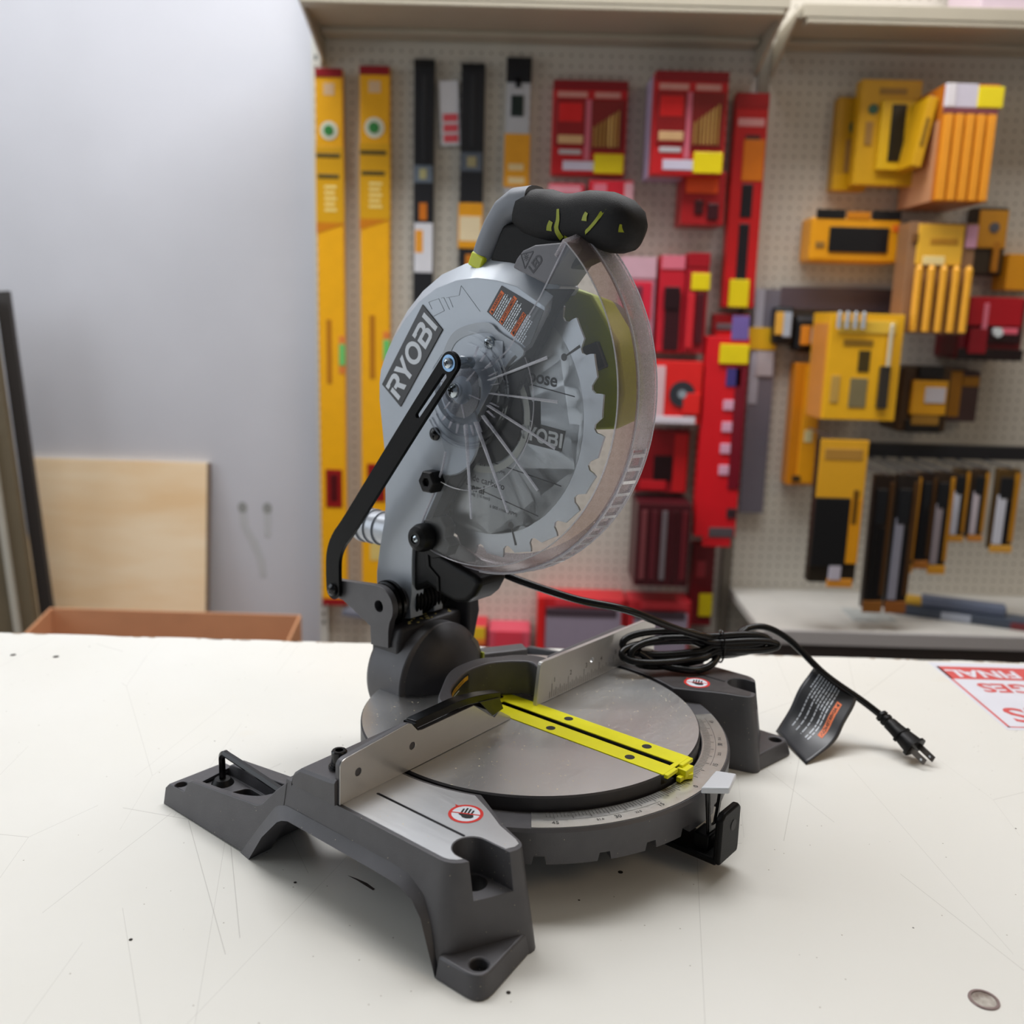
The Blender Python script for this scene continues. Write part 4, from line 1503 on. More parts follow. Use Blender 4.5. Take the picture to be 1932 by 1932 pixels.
# ---- motor and gear case on the far side
mo = MB().lathe([(24, 44), (30, 50), (70, 50), (76, 47), (80, 46), (132, 44), (140, 36), (140, 0.1)], (0, 34, 392), 'x', 48)
moo = obj('motor', mo, DARKGUN, saw, smooth=30)
mg = MB().loft([[(24, y, z) for y, z in ((-62, 330), (-66, 360), (-58, 400), (-30, 438), (0, 446), (20, 440), (10, 400), (-20, 360), (-30, 326))], [(62, y, z) for y, z in ((-60, 336), (-63, 362), (-55, 398), (-28, 432), (0, 440), (16, 436), (8, 400), (-20, 362), (-30, 332))]])
obj('gear_cover', mg, LIMEDK, moo, 3, 3)
obj('gear_vent', MB().prism([(-40, 400), (-50, 380), (-30, 372), (-18, 392)], 'x', 20, 26), DARKGUN, moo, 1)

# ---- handle
hp = [(66, 462, 11, 15), (60, 474, 11, 16), (51, 490, 11.5, 16.5), (41, 502, 12, 17), (29, 508, 13, 17), (14, 508, 13.5, 16)]


def ell_rings(pts, n=20, xc=4):
    rings = []
    for i, (y, z, ra, rb) in enumerate(pts):
        a = pts[max(0, i-1)]
        b = pts[min(len(pts)-1, i+1)]
        d = Vector((0, b[0]-a[0], b[1]-a[1])).normalized()
        nn = Vector((0, -d.z, d.y))
        c = Vector((xc, y, z))
        ring = []
        for j in range(n):
            t = 2*pi*j/n
            cx_, sx_ = cos(t), sin(t)
            e = 0.75
            ring.append(c+Vector((1, 0, 0))*rb*math.copysign(abs(cx_)**e, cx_)+nn*ra*math.copysign(abs(sx_)**e, sx_))
        rings.append(ring)
    return rings


hn = MB().loft(ell_rings(hp))
hno = obj('handle', hn, pm('handle_grey', rgb(120, 124, 132), 0.5, 0.1, 0.05, 60, 0.2, 1600), saw, smooth=50)
gpth = [(24, 503, 15, 17), (14, 500, 19, 18), (2, 497.5, 20.5, 18.5), (-12, 494, 20, 18.5), (-26, 493, 20, 18.5), (-42, 493.5, 21, 19), (-56, 491, 22, 19.5), (-68, 487, 21, 19), (-76, 483, 18, 17), (-82, 480, 12.5, 13), (-85, 479, 5, 6)]
obj('grip', MB().loft(ell_rings(gpth, 24)), RUBBER, hno, smooth=50, label='black rubber grip with lime accents')
obj('handle_web', MB().prism([(54, 462), (40, 492), (20, 492), (-50, 478), (-52, 464), (-20, 452)], 'x', -8, 16), RUBBER, hno, 4, 3)
obj('lime_collar', MB().prism([(74, 460), (69, 471), (55, 465), (60, 454)], 'x', -12, 20), LIME, hno, 1.5, 2)
acc = MB()


def on_grip(y, z, out=0.5):
    """point on the left side of the grip"""
    best = min(gpth, key=lambda q: abs(q[0]-y))
    dz = max(-0.98, min(0.98, (z-best[1])/best[2]))
    s = abs(dz)
    xr = best[3]*(1-s**2.6)**(1/2.6)
    return Vector((4-xr-out, y, z))


def grip_strip(pts, ws):
    P = smooth_path([(0, a, b) for a, b in pts], 5)
    vs = []
    for i, p in enumerate(P):
        a, b = P[max(0, i-1)], P[min(len(P)-1, i+1)]
        d = (b-a).normalized()
        nn = Vector((0, -d.z, d.y))
        w0 = ws[0]+(ws[1]-ws[0])*i/(len(P)-1)
        l, r = p+nn*w0, p-nn*w0
        vs += [on_grip(l.y, l.z), on_grip(r.y, r.z)]
    acc.add(vs, [(2*i, 2*i+1, 2*i+3, 2*i+2) for i in range(len(P)-1)])


grip_strip([(-67, 502), (-62, 493), (-54, 485), (-45, 479)], (1.5, 1.2))
grip_strip([(-22, 500), (-22.5, 492), (-21, 485), (-24, 478)], (1.2, 2.6))
grip_strip([(-30, 479), (-28, 475.5), (-26, 473)], (2.6, 2.2))
grip_strip([(-16, 491), (-14, 487), (-13.5, 484)], (2.0, 2.6))
grip_strip([(-50, 496), (-48.5, 493), (-48, 490)], (1.6, 2.6))
grip_strip([(-80, 487), (-79.5, 484), (-79.5, 481)], (1.0, 1.6))
obj('grip_accent', acc, LIMEDK, hno, smooth=40, label='lime green inlay of the grip')
obj('trigger', MB().prism([(-40, 476), (-64, 470), (-70, 478), (-50, 484)], 'x', -4, 12), LIMEDK, hno, 2, 2)

# ---- power cord
CORD = pm('cord_black', rgb(11, 11, 12), 0.26, 0, 0.1, 60, 0.1, 700, spec=0.32)
cd = MB()
path = smooth_path([(46, 92, 184), (52, 70, 174), (75, 12, 160), (105, -28, 151), (150, -48, 129), (190, -57, 112), (219, -66, 103), (245, -82, 100), (268, -104, 98)], 8)
cord = thing('power_cord_tmp', None, None)
bpy.data.objects.remove(cord)
cd.tube(path, 3.7, 14)
cordo = obj('power_cord', cd, CORD, saw, smooth=60)
ax = Vector((0.76, -0.65, 0))
lat = Vector((0.65, 0.76, 0))
up = Vector((0, 0, 1))
lp = MB()
LOOPS = [  # centre offset, left reach, right reach, vertical half, lateral half, tilt, z
    ((206, -58), 84, 70, 10.5, 6, 0.0, 101),
    ((206, -60), 88, 58, 8, 11, 0.5, 93),
    ((208, -64), 74, 74, 9.5, 4, -0.4, 96),
    ((204, -57), 76, 52, 12, 9, 0.9, 92),
]
for (cx_, cy_), rl_, rr2, vz, vl, ph_, z0 in LOOPS:
    pts = []
    for i in range(48):
        t = 2*pi*i/48
        s = cos(t)
        reach = rr2 if s > 0 else rl_
        pinch = 0.45+0.55*abs(s-0.18)
        pinch *= 1.15 if s < 0 else 0.72
        pts.append(Vector((cx_, cy_, z0))+ax*(reach*s)+up*(vz*sin(t)*pinch*1.25)+lat*(vl*sin(t+ph_)*pinch))
    lp.tube(pts, 3.7, 12, closed=True)
pts = smooth_path([Vector((150, -18, 94)), Vector((163, -36, 82)), Vector((184, -62, 77.5)), Vector((206, -70, 80)), Vector((222, -72, 92)), Vector((240, -78, 101)), Vector((258, -80, 106))], 8)
lp.tube(pts, 3.7, 12)
obj('cord_coil', lp, CORD, cordo, smooth=60)
end = smooth_path([(240, -78, 101), (258, -78, 106), (277, -92, 107), (289, -115, 95), (296, -152, 66), (309, -188, 43.5), (314, -209, 30.5)], 8)
obj('cord_end', MB().tube(end, 3.5, 14), CORD, cordo, smooth=60)
tie = []
tc_ = Vector((222, -70, 95))
for i in range(32):
    t = 2*pi*i/32
    tie.append(tc_+up*(17*sin(t))+lat*(11*cos(t)))
tm = MB().tube(tie, 0.9, 8, closed=True)
tm.tube([tc_+up*-16, tc_+up*-19-ax*4, tc_+up*-20-ax*9], 0.8, 8)
obj('twist_tie', tm, GLOSS, cordo)
# plug
pa, pb = Vector((314, -209, 30.5)), Vector((295, -262, 7.2))
D = (pb-pa).normalized()
S1 = D.cross(Vector((0, 0, 1))).normalized()       # blade spread direction
S2 = S1.cross(D)
L0 = (pb-pa).length
pgm = MB()


def pring(t, a, b):
    c = pa+D*t
    e = []
    for i in range(20):
        q = 2*pi*i/20
        ca, sa = cos(q), sin(q)
        e.append(c+S1*a*math.copysign(abs(ca)**0.6, ca)+S2*b*math.copysign(abs(sa)**0.6, sa))
    return e


pgm.loft([pring(t, a, b) for t, a, b in ((-3, 5.4, 5.4), (0, 5.8, 5.8), (1.5, 4.6, 4.6), (3, 5.8, 5.8), (6, 5.8, 5.8), (7.5, 4.8, 4.8), (9, 6.4, 5.6), (17, 7.4, 5.6), (24, 8.2, 6), (24.5, 10, 7.4), (26.5, 10, 7.4), (27, 8.6, 6.4), (36, 10, 7.4), (40, 10.4, 7.6), (40.5, 12.8, 9), (43.5, 12.8, 9), (43.6, 1, 1))])
pgm.obox(pa+D*19+S1*-8.5-S2*5, S1*3.2, D*4.5, S2*4.5)
plug = obj('plug', pgm, BLACK, cordo, smooth=30)
for s in (-1, 1):
    m = MB().obox(pa+D*52.5+S1*6.6*s, S1*0.8, D*9.0, S2*3.2)
    m.disc(pa+D*57+S1*(6.6*s)-S1*0.9, D, S2, 1.3, 16, mi=1)
    m.disc(pa+D*57+S1*(6.6*s)+S1*0.9, D, S2, 1.3, 16, mi=1)
    obj('prong', m, [pm('prong_steel', rgb(92, 88, 86), 0.35, 0.9), PRINTW], cordo, 0.3)
# cord warning tag
TL = [(307, -160, 64), (303, -134, 60), (290, -129, 45), (277, -126, 25), (264, -119, 3)]
TR = [(311, -186, 47), (297, -185, 40), (277, -184, 28), (257, -182, 13), (218, -171, 1.2)]
TL[0], TR[0] = (299, -140, 71), (307, -184, 48)
Lp, Rp = smooth_path(TL, 6), smooth_path(TR, 6)
tg = MB()
NW = 14
nL = len(Lp)


def tagpt(s, wv, off=0.0):
    s = max(0.0, min(nL-1.001, s*(nL-1)))
    i = int(s)
    f = s-i
    l = Lp[i].lerp(Lp[i+1], f)
    r = Rp[i].lerp(Rp[i+1], f)
    p = l.lerp(r, wv)
    if off:
        nn = (r-l).cross(Lp[i+1]-Lp[i]).normalized()
        if nn.dot(Vector((-0.757, -0.62, 0.3))) < 0:
            nn = -nn
        p = p+nn*off
    return p


vs = [tagpt(i/(nL-1), j/NW) for i in range(nL) for j in range(NW+1)]
tg.add(vs, [(i*(NW+1)+j, i*(NW+1)+j+1, (i+1)*(NW+1)+j+1, (i+1)*(NW+1)+j) for i in range(nL-1) for j in range(NW)])
tago = obj('warning_tag', tg, LABELBK, cordo, smooth=60, label='black curled warning tag on the cord')
sdm = tago.modifiers.new('s', 'SOLIDIFY')
sdm.thickness = 0.0005
sdm.offset = 0
tp = MB()


def tbar(s0, s1, w0, w1, mi, off=0.5, n=6):
    vs = []
    for i in range(n+1):
        s = s0+(s1-s0)*i/n
        vs += [tagpt(s, w0, off), tagpt(s, w1, off)]
    tp.add(vs, [(2*i, 2*i+1, 2*i+3, 2*i+2) for i in range(n)], mi)


tbar(0.34, 0.78, 0.70, 0.80, 0)
tp.text('ADVERTENCIA', 1.0, (0, 0, 0), (1, 0, 0), (0, 1, 0), mi=2, bold=0.02, fn=lambda a, b: tagpt(0.59+a*0.052, 0.75-b*0.075, 0.8))
tp.add([tagpt(0.365, 0.715, 0.8), tagpt(0.365, 0.785, 0.8), tagpt(0.40, 0.75, 0.8)], [(0, 1, 2)], 2)
for k, (a, b) in enumerate(((0.16, 0.86), (0.15, 0.86), (0.14, 0.55), (0.12, 0.86), (0.13, 0.52), (0.12, 0.86), (0.12, 0.50), (0.11, 0.86), (0.12, 0.40))):
    wv = 0.62-k*0.058
    s = a
    while s < b:
        wd = random.uniform(0.02, 0.07)
        tbar(s, min(b, s+wd), wv, wv+0.022, 1, 0.5, 2)
        s += wd+0.012
obj('tag_print', tp, [ORANGE, PRINTW, INK], tago, smooth=0, recalc=False)

# ================================================================== hex key stored in the left rear arm
hk = smooth_path([(-200, 175, 24), (-200, 175, 38), (-200, 174.5, 45), (-200, 170, 49), (-200, 164, 48.6), (-199, 130, 45), (-198, 96, 41)], 5)
kx = []
for (x, y, z) in hk:
    kx.append(Vector((x, y, z)))
key = obj('hex_key', MB().tube([Vector(s2w(p.x, p.y, p.z)) for p in kx], 3.1, 6), GLOSS, None, smooth=0)
tag(key, 'black hex key stored in the pocket of the left rear arm of the saw', 'hex key')
# ================================================================== SHOP SHELVING behind the table (world mm)


def pegboard_mat():
    m = bpy.data.materials.new('pegboard_beige')
    m.use_nodes = True
    nt = m.node_tree
    b = nt.nodes['Principled BSDF']
    tc = node(nt, 'ShaderNodeTexCoord')
    sp_ = node(nt, 'ShaderNodeSeparateXYZ')
    nt.links.new(tc.outputs['Object'], sp_.inputs[0])
    d = None
    for ax_ in (0, 2):
        q = mathn(nt, 'MULTIPLY', sp_.outputs[ax_], 1/0.0254)
        q = mathn(nt, 'SUBTRACT', mathn(nt, 'FRACT', q), 0.5)
        q = mathn(nt, 'MULTIPLY', q, q)
        d = q if d is None else mathn(nt, 'ADD', d, q)
    hole = mathn(nt, 'LESS_THAN', d, 0.0165)
    c = mixc(nt, hole, rgb(206, 200, 188), rgb(138, 130, 118))
    nt.links.new(c, b.inputs['Base Color'])
    b.inputs['Roughness'].default_value = 0.6
    return m


PEG = pegboard_mat()
SHELFM = pm('shelf_beige', rgb(184, 176, 158), 0.5, 0.1, 0.05, 10)
DECKM = pm('deck_grey', rgb(206, 203, 196), 0.5, 0, 0.08, 12)
PY = 1795.0
gon = thing('pegboard_panel', 'beige perforated pegboard wall of the shop shelving behind the table', 'pegboard', (0, 0, 0))
obj('pegboard', MB().box(-546, 3000, PY, PY+30, 0, T0+1500), PEG, gon, smooth=0)
gon_ = gon
gon = thing('shelving_upright', 'white slotted steel upright along the left edge of the pegboard', 'upright', (0, 0, 0))
up_ = MB().box(-570, -546.5, PY-12, BACK-2, 0, T0+1500)
obj('post', up_, pm('upright_white', rgb(206, 206, 200), 0.5), gon, 1, smooth=0)
uh = MB()
for i in range(60):
    z = T0-460+i*25.4
    uh.box(-562, -556, PY-12.6, PY-12, z, z+12)
obj('upright_slot', uh, INK, gon, smooth=0)['kind'] = 'stuff'
tag(obj('shelving_upright', MB().box(564, 592, PY-14, PY-0.5, 0, T0+1500), pm('upright_beige', rgb(120, 112, 100), 0.5, 0.2), None, 1, smooth=0), 'dull beige steel upright between the two shelving bays', 'upright')
gon = gon_


def shelf(x0, x1, yf, label, brs):
    s = thing('upper_shelf', label, 'shelf', (0, 0, 0))
    obj('shelf_panel', MB().box(x0, x1, yf, PY-1, T0+1104, T0+1134), SHELFM, s, 2, smooth=0)
    obj('shelf_hem', MB().box(x0+10, x1-10, PY-70, PY-2, T0+1090, T0+1104), SHELFM, s, 3, smooth=0)
    obj('shelf_hem', MB().box(x0+10, x1-10, yf+2, yf+40, T0+1092, T0+1104), SHELFM, s, 3, smooth=0)
    for x in brs:
        br_ = MB().prism([(PY-1, T0+1030), (PY-1, T0+1100), (yf+15, T0+1125), (yf+15, T0+1108)], 'x', x, x+8)
        obj('shelf_bracket', br_, SHELFM, s, 1, smooth=0)


shelf(-544, 560, 1505, 'beige metal shelf along the top of the left bay', (-544, 553))
shelf(604, 1800, 1560, 'beige metal shelf along the top of the right bay', (594,))
# lower deck on the right bay
dk_ = thing('lower_deck', 'pale grey bottom deck of the right shelving bay', 'shelf', (0, 0, 0))
obj('deck_panel', MB().box(594, 3000, 1425, PY-1, T0-345, T0-320), DECKM, dk_, 3, smooth=0)
obj('deck_fascia', MB().box(594, 3000, 1432, 1450, 0, T0-346), pm('fascia_dark', rgb(62, 54, 54), 0.5, 0, 0.1, 10), dk_, 1, smooth=0)
obj('price_rail', MB().box(594, 3000, 1417, 1425, T0-352, T0-316), pm('rail_grey', rgb(176, 172, 172), 0.4), dk_, 2, smooth=0)

# ------------------------------------------------------------------ packaged goods
CM = {}


def colm(c, rough=0.4, metal=0.0, coat=0.0):
    k = (c, rough, metal, coat)
    if k not in CM:
        CM[k] = pm('goods_%d_%d_%d_%d' % (*c, int(rough*100+metal*1000+coat*10)), rgb(*c), rough, metal, 0.05, 30, coat=coat)
    return CM[k]


RED, RED2, DKRED = (196, 24, 30), (222, 30, 30), (120, 16, 24)
YLW, YLW2, ORG = (246, 178, 14), (246, 190, 40), (236, 140, 28)
BLK, GRY, WHT = (30, 30, 34), (130, 132, 138), (222, 222, 228)
PRICE = (240, 216, 20)
PINK = (222, 150, 168)


def pack(name, label, cat, x0, x1, z0, z1, yf, yb, col, feats=(), group=None, bev=2.0, roll=0.0, yaw=0.0, rough=0.4):
    """a packaged thing: body box + named parts.  feats = (part, u0, u1, v0, v1, colour, out, [depth kind])"""
    W_, H_ = x1-x0, z1-z0
    t = thing(name, label, cat, ((x0+x1)/2, yb, T0+z0), 0, group)
    t.rotation_euler = (0, roll, yaw)
    D_ = yb-yf
    obj('body', MB().box(-W_/2, W_/2, -D_, 0, 0, H_), colm(col, rough), t, bev, 2, smooth=0)
    for f in feats:
        nm, u0, u1, v0, v1, c, out = f[:7]
        kind = f[7] if len(f) > 7 else 'box'
        a0, a1, b0, b1 = -W_/2+u0*W_, -W_/2+u1*W_, v0*H_, v1*H_
        m = MB()
        if kind == 'box':
            m.box(a0, a1, -D_-out, -D_+0.5, b0, b1)
        elif kind == 'disc':
            r = (a1-a0)/2
            m.lathe([(-D_+0.5, r), (-D_-out, r), (-D_-out, 0.1)], ((a0+a1)/2, 0, (b0+b1)/2), 'y', 28)
        elif kind == 'rod':
            r = (a1-a0)/2
            m.lathe([(b0, r), (b1-r, r), (b1, r*0.3), (b1, 0.1)], ((a0+a1)/2, -D_-out-r*0.7, 0), 'z', 12)
        elif kind == 'side':      # strip on the left flank
            m.box(-W_/2-out, -W_/2+0.5, -D_*(1-u0), -D_*(1-u1), b0, b1)
        elif kind == 'slant':     # diagonal lower edge
            m.prism([(a0, b0), (a1, b0+(a1-a0)*0.35), (a1, b1), (a0, b1)], 'y', -D_-out, -D_+0.5)
        obj(nm, m, colm(c, 0.35 if kind != 'rod' else 0.3, 0.8 if kind == 'rod' and c in (GRY, (200, 160, 90)) else 0.0), t, min(bev, out*0.4, 2) if kind in ('box', 'slant') else 0, 2, smooth=30 if kind in ('disc', 'rod') else 0)
    return t


def rows(nm, u0, u1, v0, v1, n, c, out=1.2, frac=0.5):
    """n printed bars stacked between v0 and v1"""
    st_ = (v1-v0)/n
    return [(nm, u0, u1-(0.06 if i % 2 else 0), v0+i*st_, v0+i*st_+st_*frac, c, out) for i in range(n)]


# spirit levels on the left
lev = [('end_cap', 0, 1, 0.985, 1.0, (150, 20, 30), 3), ('end_cap', 0, 1, 0, 0.014, (150, 20, 30), 3), ('top_sticker', 0.3, 0.7, 0.955, 0.975, (226, 190, 150), 1), ('vial_ring', 0.16, 0.82, 0.878, 0.912, (226, 226, 206), 2, 'disc'), ('vial', 0.30, 0.66, 0.883, 0.907, (60, 140, 70), 4, 'disc'),
       ('sleeve_label', -0.02, 1.02, 0.735, 0.868, (226, 168, 20), 1.5), ('label_band', 0, 0.9, 0.848, 0.856, (90, 76, 30), 2.2), ('label_band', 0.05, 0.85, 0.812, 0.82, (90, 76, 30), 2.2)]
lev += rows('label_print', 0.3, 0.75, 0.755, 0.805, 5, (246, 224, 140), 2.2)
lev += [('label_tail', -0.02, 1.02, 0.715, 0.737, (214, 130, 20), 1.2, 'slant'), ('side_vial', 0.78, 1.02, 0.475, 0.515, (110, 200, 110), 3), ('vial_frame', 0.78, 1.0, 0.46, 0.53, (230, 130, 60), 1.6), ('dark_print', 0.3, 0.5, 0.44, 0.56, (190, 120, 16), 0.8),
        ('grip_hole', 0.2, 0.85, 0.20, 0.275, (150, 22, 20), 2.0), ('grip_recess', 0.38, 0.68, 0.212, 0.265, (84, 10, 16), 3.0), ('low_print', 0.3, 0.7, 0.08, 0.12, (226, 200, 120), 1)]
pack('spirit_level', 'long yellow spirit level with red end caps, nearest the left edge of the pegboard', 'spirit level', -556, -487, -394, 1014, 1757, 1781, YLW, lev, 'yellow spirit levels')
pack('spirit_level', 'long yellow spirit level with red end caps, beside the black levels', 'spirit level', -445, -369, -374, 1024, 1765, PY, YLW, lev, 'yellow spirit levels')
bl1 = [('end_cap', 0, 1, 0.97, 1, (16, 16, 18), 2), ('vial_window', 0.02, 0.95, 0.585, 0.645, (110, 122, 136), 2), ('vial', 0.3, 0.66, 0.597, 0.633, (186, 180, 130), 3), ('rib', 0.42, 0.58, 0.66, 0.95, (44, 44, 48), 1.5), ('orange_mark', 0.3, 0.68, 0.455, 0.515, (214, 120, 30), 1.2), ('white_label', 0.06, 0.98, 0.27, 0.445, WHT, 1.6), ('label_mark', 0.1, 0.5, 0.34, 0.42, (236, 160, 50), 2.2)]
pack('spirit_level', 'black spirit level with a white label, left of the hanging white tag', 'spirit level', -308, -256, 330, 1044, 1770, PY, BLK, bl1)
bl2 = [('end_cap', 0, 1, 0.97, 1, (16, 16, 18), 2), ('vial_window', 0.02, 0.95, 0.50, 0.59, (96, 104, 116), 2), ('vial', 0.3, 0.7, 0.52, 0.57, (170, 160, 120), 3), ('rib', 0.42, 0.58, 0.62, 0.95, (44, 44, 48), 1.5), ('yellow_label', -0.04, 1.02, 0.13, 0.35, (232, 160, 30), 1.8), ('label_panel', 0.02, 0.96, 0.165, 0.285, (232, 214, 176), 2.4), ('low_mark', 0.3, 0.7, 0.04, 0.1, (200, 120, 24), 1.2)]
pack('spirit_level', 'black spirit level with a yellow label, right of the hanging white tag', 'spirit level', -188, -128, 520, 1036, 1765, PY, BLK, bl2)
tgf = [('red_print', 0.15, 0.92, 0.05+i*0.16, 0.05+i*0.16+0.12, (236, 90, 100), 0.8) for i in range(3)]
pack('hanging_tag', 'narrow white hang tag with red print between the two black levels', 'tag', -238, -189, 842, 998, 1779, 1781, WHT, tgf, bev=0.4, roll=radians(-3))
sl_ = [('black_cap', -0.02, 1.02, 0.90, 1.0, (20, 20, 24), 3), ('cap_notch', 0.36, 0.6, 0.88, 0.92, (20, 20, 24), 3), ('vial_window', 0.2, 0.72, 0.765, 0.85, (26, 40, 34), 3), ('yellow_sleeve', -0.04, 1.04, 0.475, 0.695, (236, 164, 36), 2)]
sl_ += rows('sleeve_print', 0.15, 0.85, 0.49, 0.60, 2, (240, 214, 160), 2.6)+[('vial_window', 0.4, 0.8, 0.40, 0.465, (36, 60, 44), 3)]
pack('spirit_level', 'silver spirit level with a black top and a yellow sleeve', 'spirit level', -73, -12, 460, 1054, 1770, PY, (190, 192, 198), sl_)

# red drill packs
def drillset(extra=()):
    f = [('header', 0, 1, 0.9, 1, (140, 14, 24), 2), ('header_print', 0.06, 0.46, 0.82, 0.88, (214, 150, 140), 1.2), ('header_print', 0.56, 0.9, 0.82, 0.88, (214, 150, 140), 1.2),
         ('left_window', 0.04, 0.44, 0.30, 0.80, (150, 24, 26), 6), ('right_window', 0.52, 0.96, 0.26, 0.80, (132, 30, 26), 6), ('divider', 0.44, 0.52, 0.16, 0.8, (216, 110, 130), 4), ('red_flash', 0.08, 0.4, 0.56, 0.76, RED2, 7.5), ('beige_flash', 0.08, 0.42, 0.33, 0.42, (222, 180, 130), 7.5)]
    f += [('drill_bit', 0.555+i*0.052, 0.585+i*0.052, 0.30, 0.52+i*0.028, (200, 160, 90), 7, 'rod') for i in range(7)]
    f += [('count_print', 0.1, 0.4, 0.22, 0.27, (200, 196, 200), 3), ('white_label', 0.16, 0.58, 0.05, 0.15, (214, 206, 226), 3), ('price_tag', 0.58, 0.98, 0.02, 0.23, PRICE, 8)]
    return f+list(extra)


pack('drill_bit_set', 'red drill bit pack with two windows and yellow price tag, right of the silver level', 'drill bit set', 45, 233, 774, 1000, 1750, PY, RED, drillset(), 'red drill bit packs')
DS2 = 'red two-window drill bit pack, %s of the stack beside the tall red pack'
for i, (yf, nm) in enumerate(((1650, 'front'), (1699, 'middle'), (1748, 'rearmost'))):
    pack('drill_bit_set', DS2 % nm, 'drill bit set', 287-i*2, 464-i*2, 766, 1004, yf, yf+47, RED if i == 0 else (190, 170, 200), drillset() if i == 0 else (), 'red drill bit packs')
st1 = [('header', 0, 1, 0.93, 1, (170, 18, 24), 2), ('white_print', 0.1, 0.9, 0.85, 0.885, (236, 170, 170), 1.2), ('orange_panel', 0.32, 0.96, 0.60, 0.79, (236, 130, 24), 3), ('black_mark', 0.36, 0.8, 0.79, 0.81, (80, 20, 20), 2), ('black_slot', 0.36, 0.70, 0.43, 0.585, (30, 24, 30), 3), ('black_slot', 0.36, 0.68, 0.12, 0.40, (30, 24, 30), 3), ('price_tag', 0.18, 0.8, 0.0, 0.135, PRICE, 9)]
pack('saw_blade_pack', 'tall narrow red saw blade pack with orange panel, upper of two', 'saw blade pack', 503, 586, 455, 979, 1740, 1778, (206, 22, 26), st1)
pack('blade_case', 'dark red case with a grey strip under the tall red saw pack', 'tool case', 484, 580, 375, 438, 1746, 1779, (150, 18, 24), [('grey_strip', 0.1, 0.95, 0.35, 0.6, (110, 104, 108), 3), ('lower_edge', 0.1, 0.98, 0.05, 0.25, RED2, 3)])
pack('bit_pack', 'small red pack with an orange header left of the tall red saw pack', 'bit set', 374, 482, 654, 784, 1690, PY-2, (170, 20, 26), [('orange_header', 0.08, 0.82, 0.58, 0.98, (240, 84, 24), 5), ('black_bit', 0.3, 0.5, 0.2, 0.45, (60, 16, 20), 6), ('black_bit', 0.6, 0.86, 0.1, 0.4, (60, 16, 24), 6)])
pack('blister_pack', 'pink and red blister pack above the saw grip, left one', 'blister pack', 41, 133, 640, 753, 1750, PY, (226, 70, 90), [('pale_band', 0.0, 0.9, 0.78, 0.94, (240, 160, 176), 3), ('print', 0.2, 0.8, 0.3, 0.6, (200, 30, 50), 3)])
pack('blister_pack', 'bright red blister pack above the saw grip, right one', 'blister pack', 145, 258, 640, 764, 1750, PY, (232, 40, 60), [('pale_corner', 0.8, 1.0, 0.3, 0.95, (240, 180, 190), 3), ('pale_band', 0.1, 0.4, 0.74, 0.92, (240, 130, 150), 3)])
pack('glove_pack', 'pink transparent pack hanging just right of the saw guard', 'blister pack', 236, 326, 330, 575, 1730, PY, (206, 140, 160), [('pink_top', 0.0, 1.0, 0.78, 1.0, (220, 176, 190), 3), ('red_panel', 0.1, 0.9, 0.35, 0.75, (222, 40, 66), 5), ('dark_tool', 0.4, 0.62, 0.4, 0.7, (110, 50, 70), 8), ('orange_dot', 0.25, 0.5, 0.36, 0.5, (236, 110, 70), 8)])
pack('knife_pack', 'red tool pack with dark handles, beside the yellow-tagged pack', 'tool pack', 334, 400, 335, 580, 1715, PY, (206, 30, 48), [('pink_top', 0.05, 0.95, 0.86, 1, (232, 120, 140), 3), ('dark_tool', 0.25, 0.85, 0.02, 0.62, (56, 14, 22), 10), ('tool_head', 0.2, 0.8, 0.45, 0.68, (40, 12, 18), 14)])
pack('tool_pack', 'red tool pack with a yellow price tag on its header', 'tool pack', 402, 458, 335, 588, 1705, PY, (176, 24, 40), [('price_tag', 0.2, 1.05, 0.63, 0.80, PRICE, 8), ('red_tool', 0.08, 0.4, 0.05, 0.6, (214, 40, 50), 10), ('dark_tool', 0.5, 0.85, 0.1, 0.6, (80, 16, 26), 9), ('header', 0.0, 1.0, 0.86, 1.0, (170, 20, 34), 3)])
pack('blade_pack', 'red and white pack showing a dark grinding disc', 'disc pack', 332, 456, 152, 314, 1690, PY, (232, 36, 34), [('pale_side', 0.0, 0.22, 0.0, 0.92, (230, 190, 196), 3), ('white_base', 0.0, 0.9, 0.0, 0.12, (224, 216, 226), 4), ('disc', 0.32, 0.86, 0.22, 0.74, (52, 54, 60), 5, 'disc'), ('disc_hub', 0.50, 0.68, 0.40, 0.56, (150, 160, 168), 7, 'disc'), ('red_corner', 0.62, 0.98, 0.16, 0.5, (236, 40, 36), 6.5)])
pack('bit_case', 'dark red case with a black recess below the disc pack', 'tool case', 300, 442, -43, 128, 1740, PY, (140, 16, 26), [('black_recess', 0.35, 0.7, 0.2, 0.6, (36, 12, 16), 3), ('red_edge', 0.72, 0.98, 0.02, 0.95, (200, 30, 34), 4), ('red_bar', 0.1, 0.6, 0.05, 0.2, (200, 30, 40), 4)])
st2 = [('violet_tag', 0.55, 0.95, 0.985, 1.1, (120, 100, 170), 3), ('price_tag', 0.3, 0.98, 0.87, 0.965, PRICE, 8), ('blue_print', 0.5, 0.85, 0.76, 0.85, (70, 60, 130), 3), ('dark_flank', 0.72, 1.0, 0.25, 0.86, (120, 14, 34), 3)]
st2 += [('white_letter', 0.48, 0.72, 0.32+i*0.108, 0.37+i*0.108, (226, 170, 196), 4) for i in range(4)]+[('bottom_clip', 0.35, 0.95, 0.0, 0.05, (90, 80, 84), 4), ('red_foot', 0.2, 0.9, -0.05, 0.0, (206, 24, 34), 2), ('clip_box', 0.75, 0.98, 0.1, 0.15, (60, 40, 44), 4)]
pack('saw_blade_pack', 'tall red saw blade pack with white lettering, lower of two', 'saw blade pack', 462, 572, -150, 380, 1690, 1738, (222, 22, 34), st2)
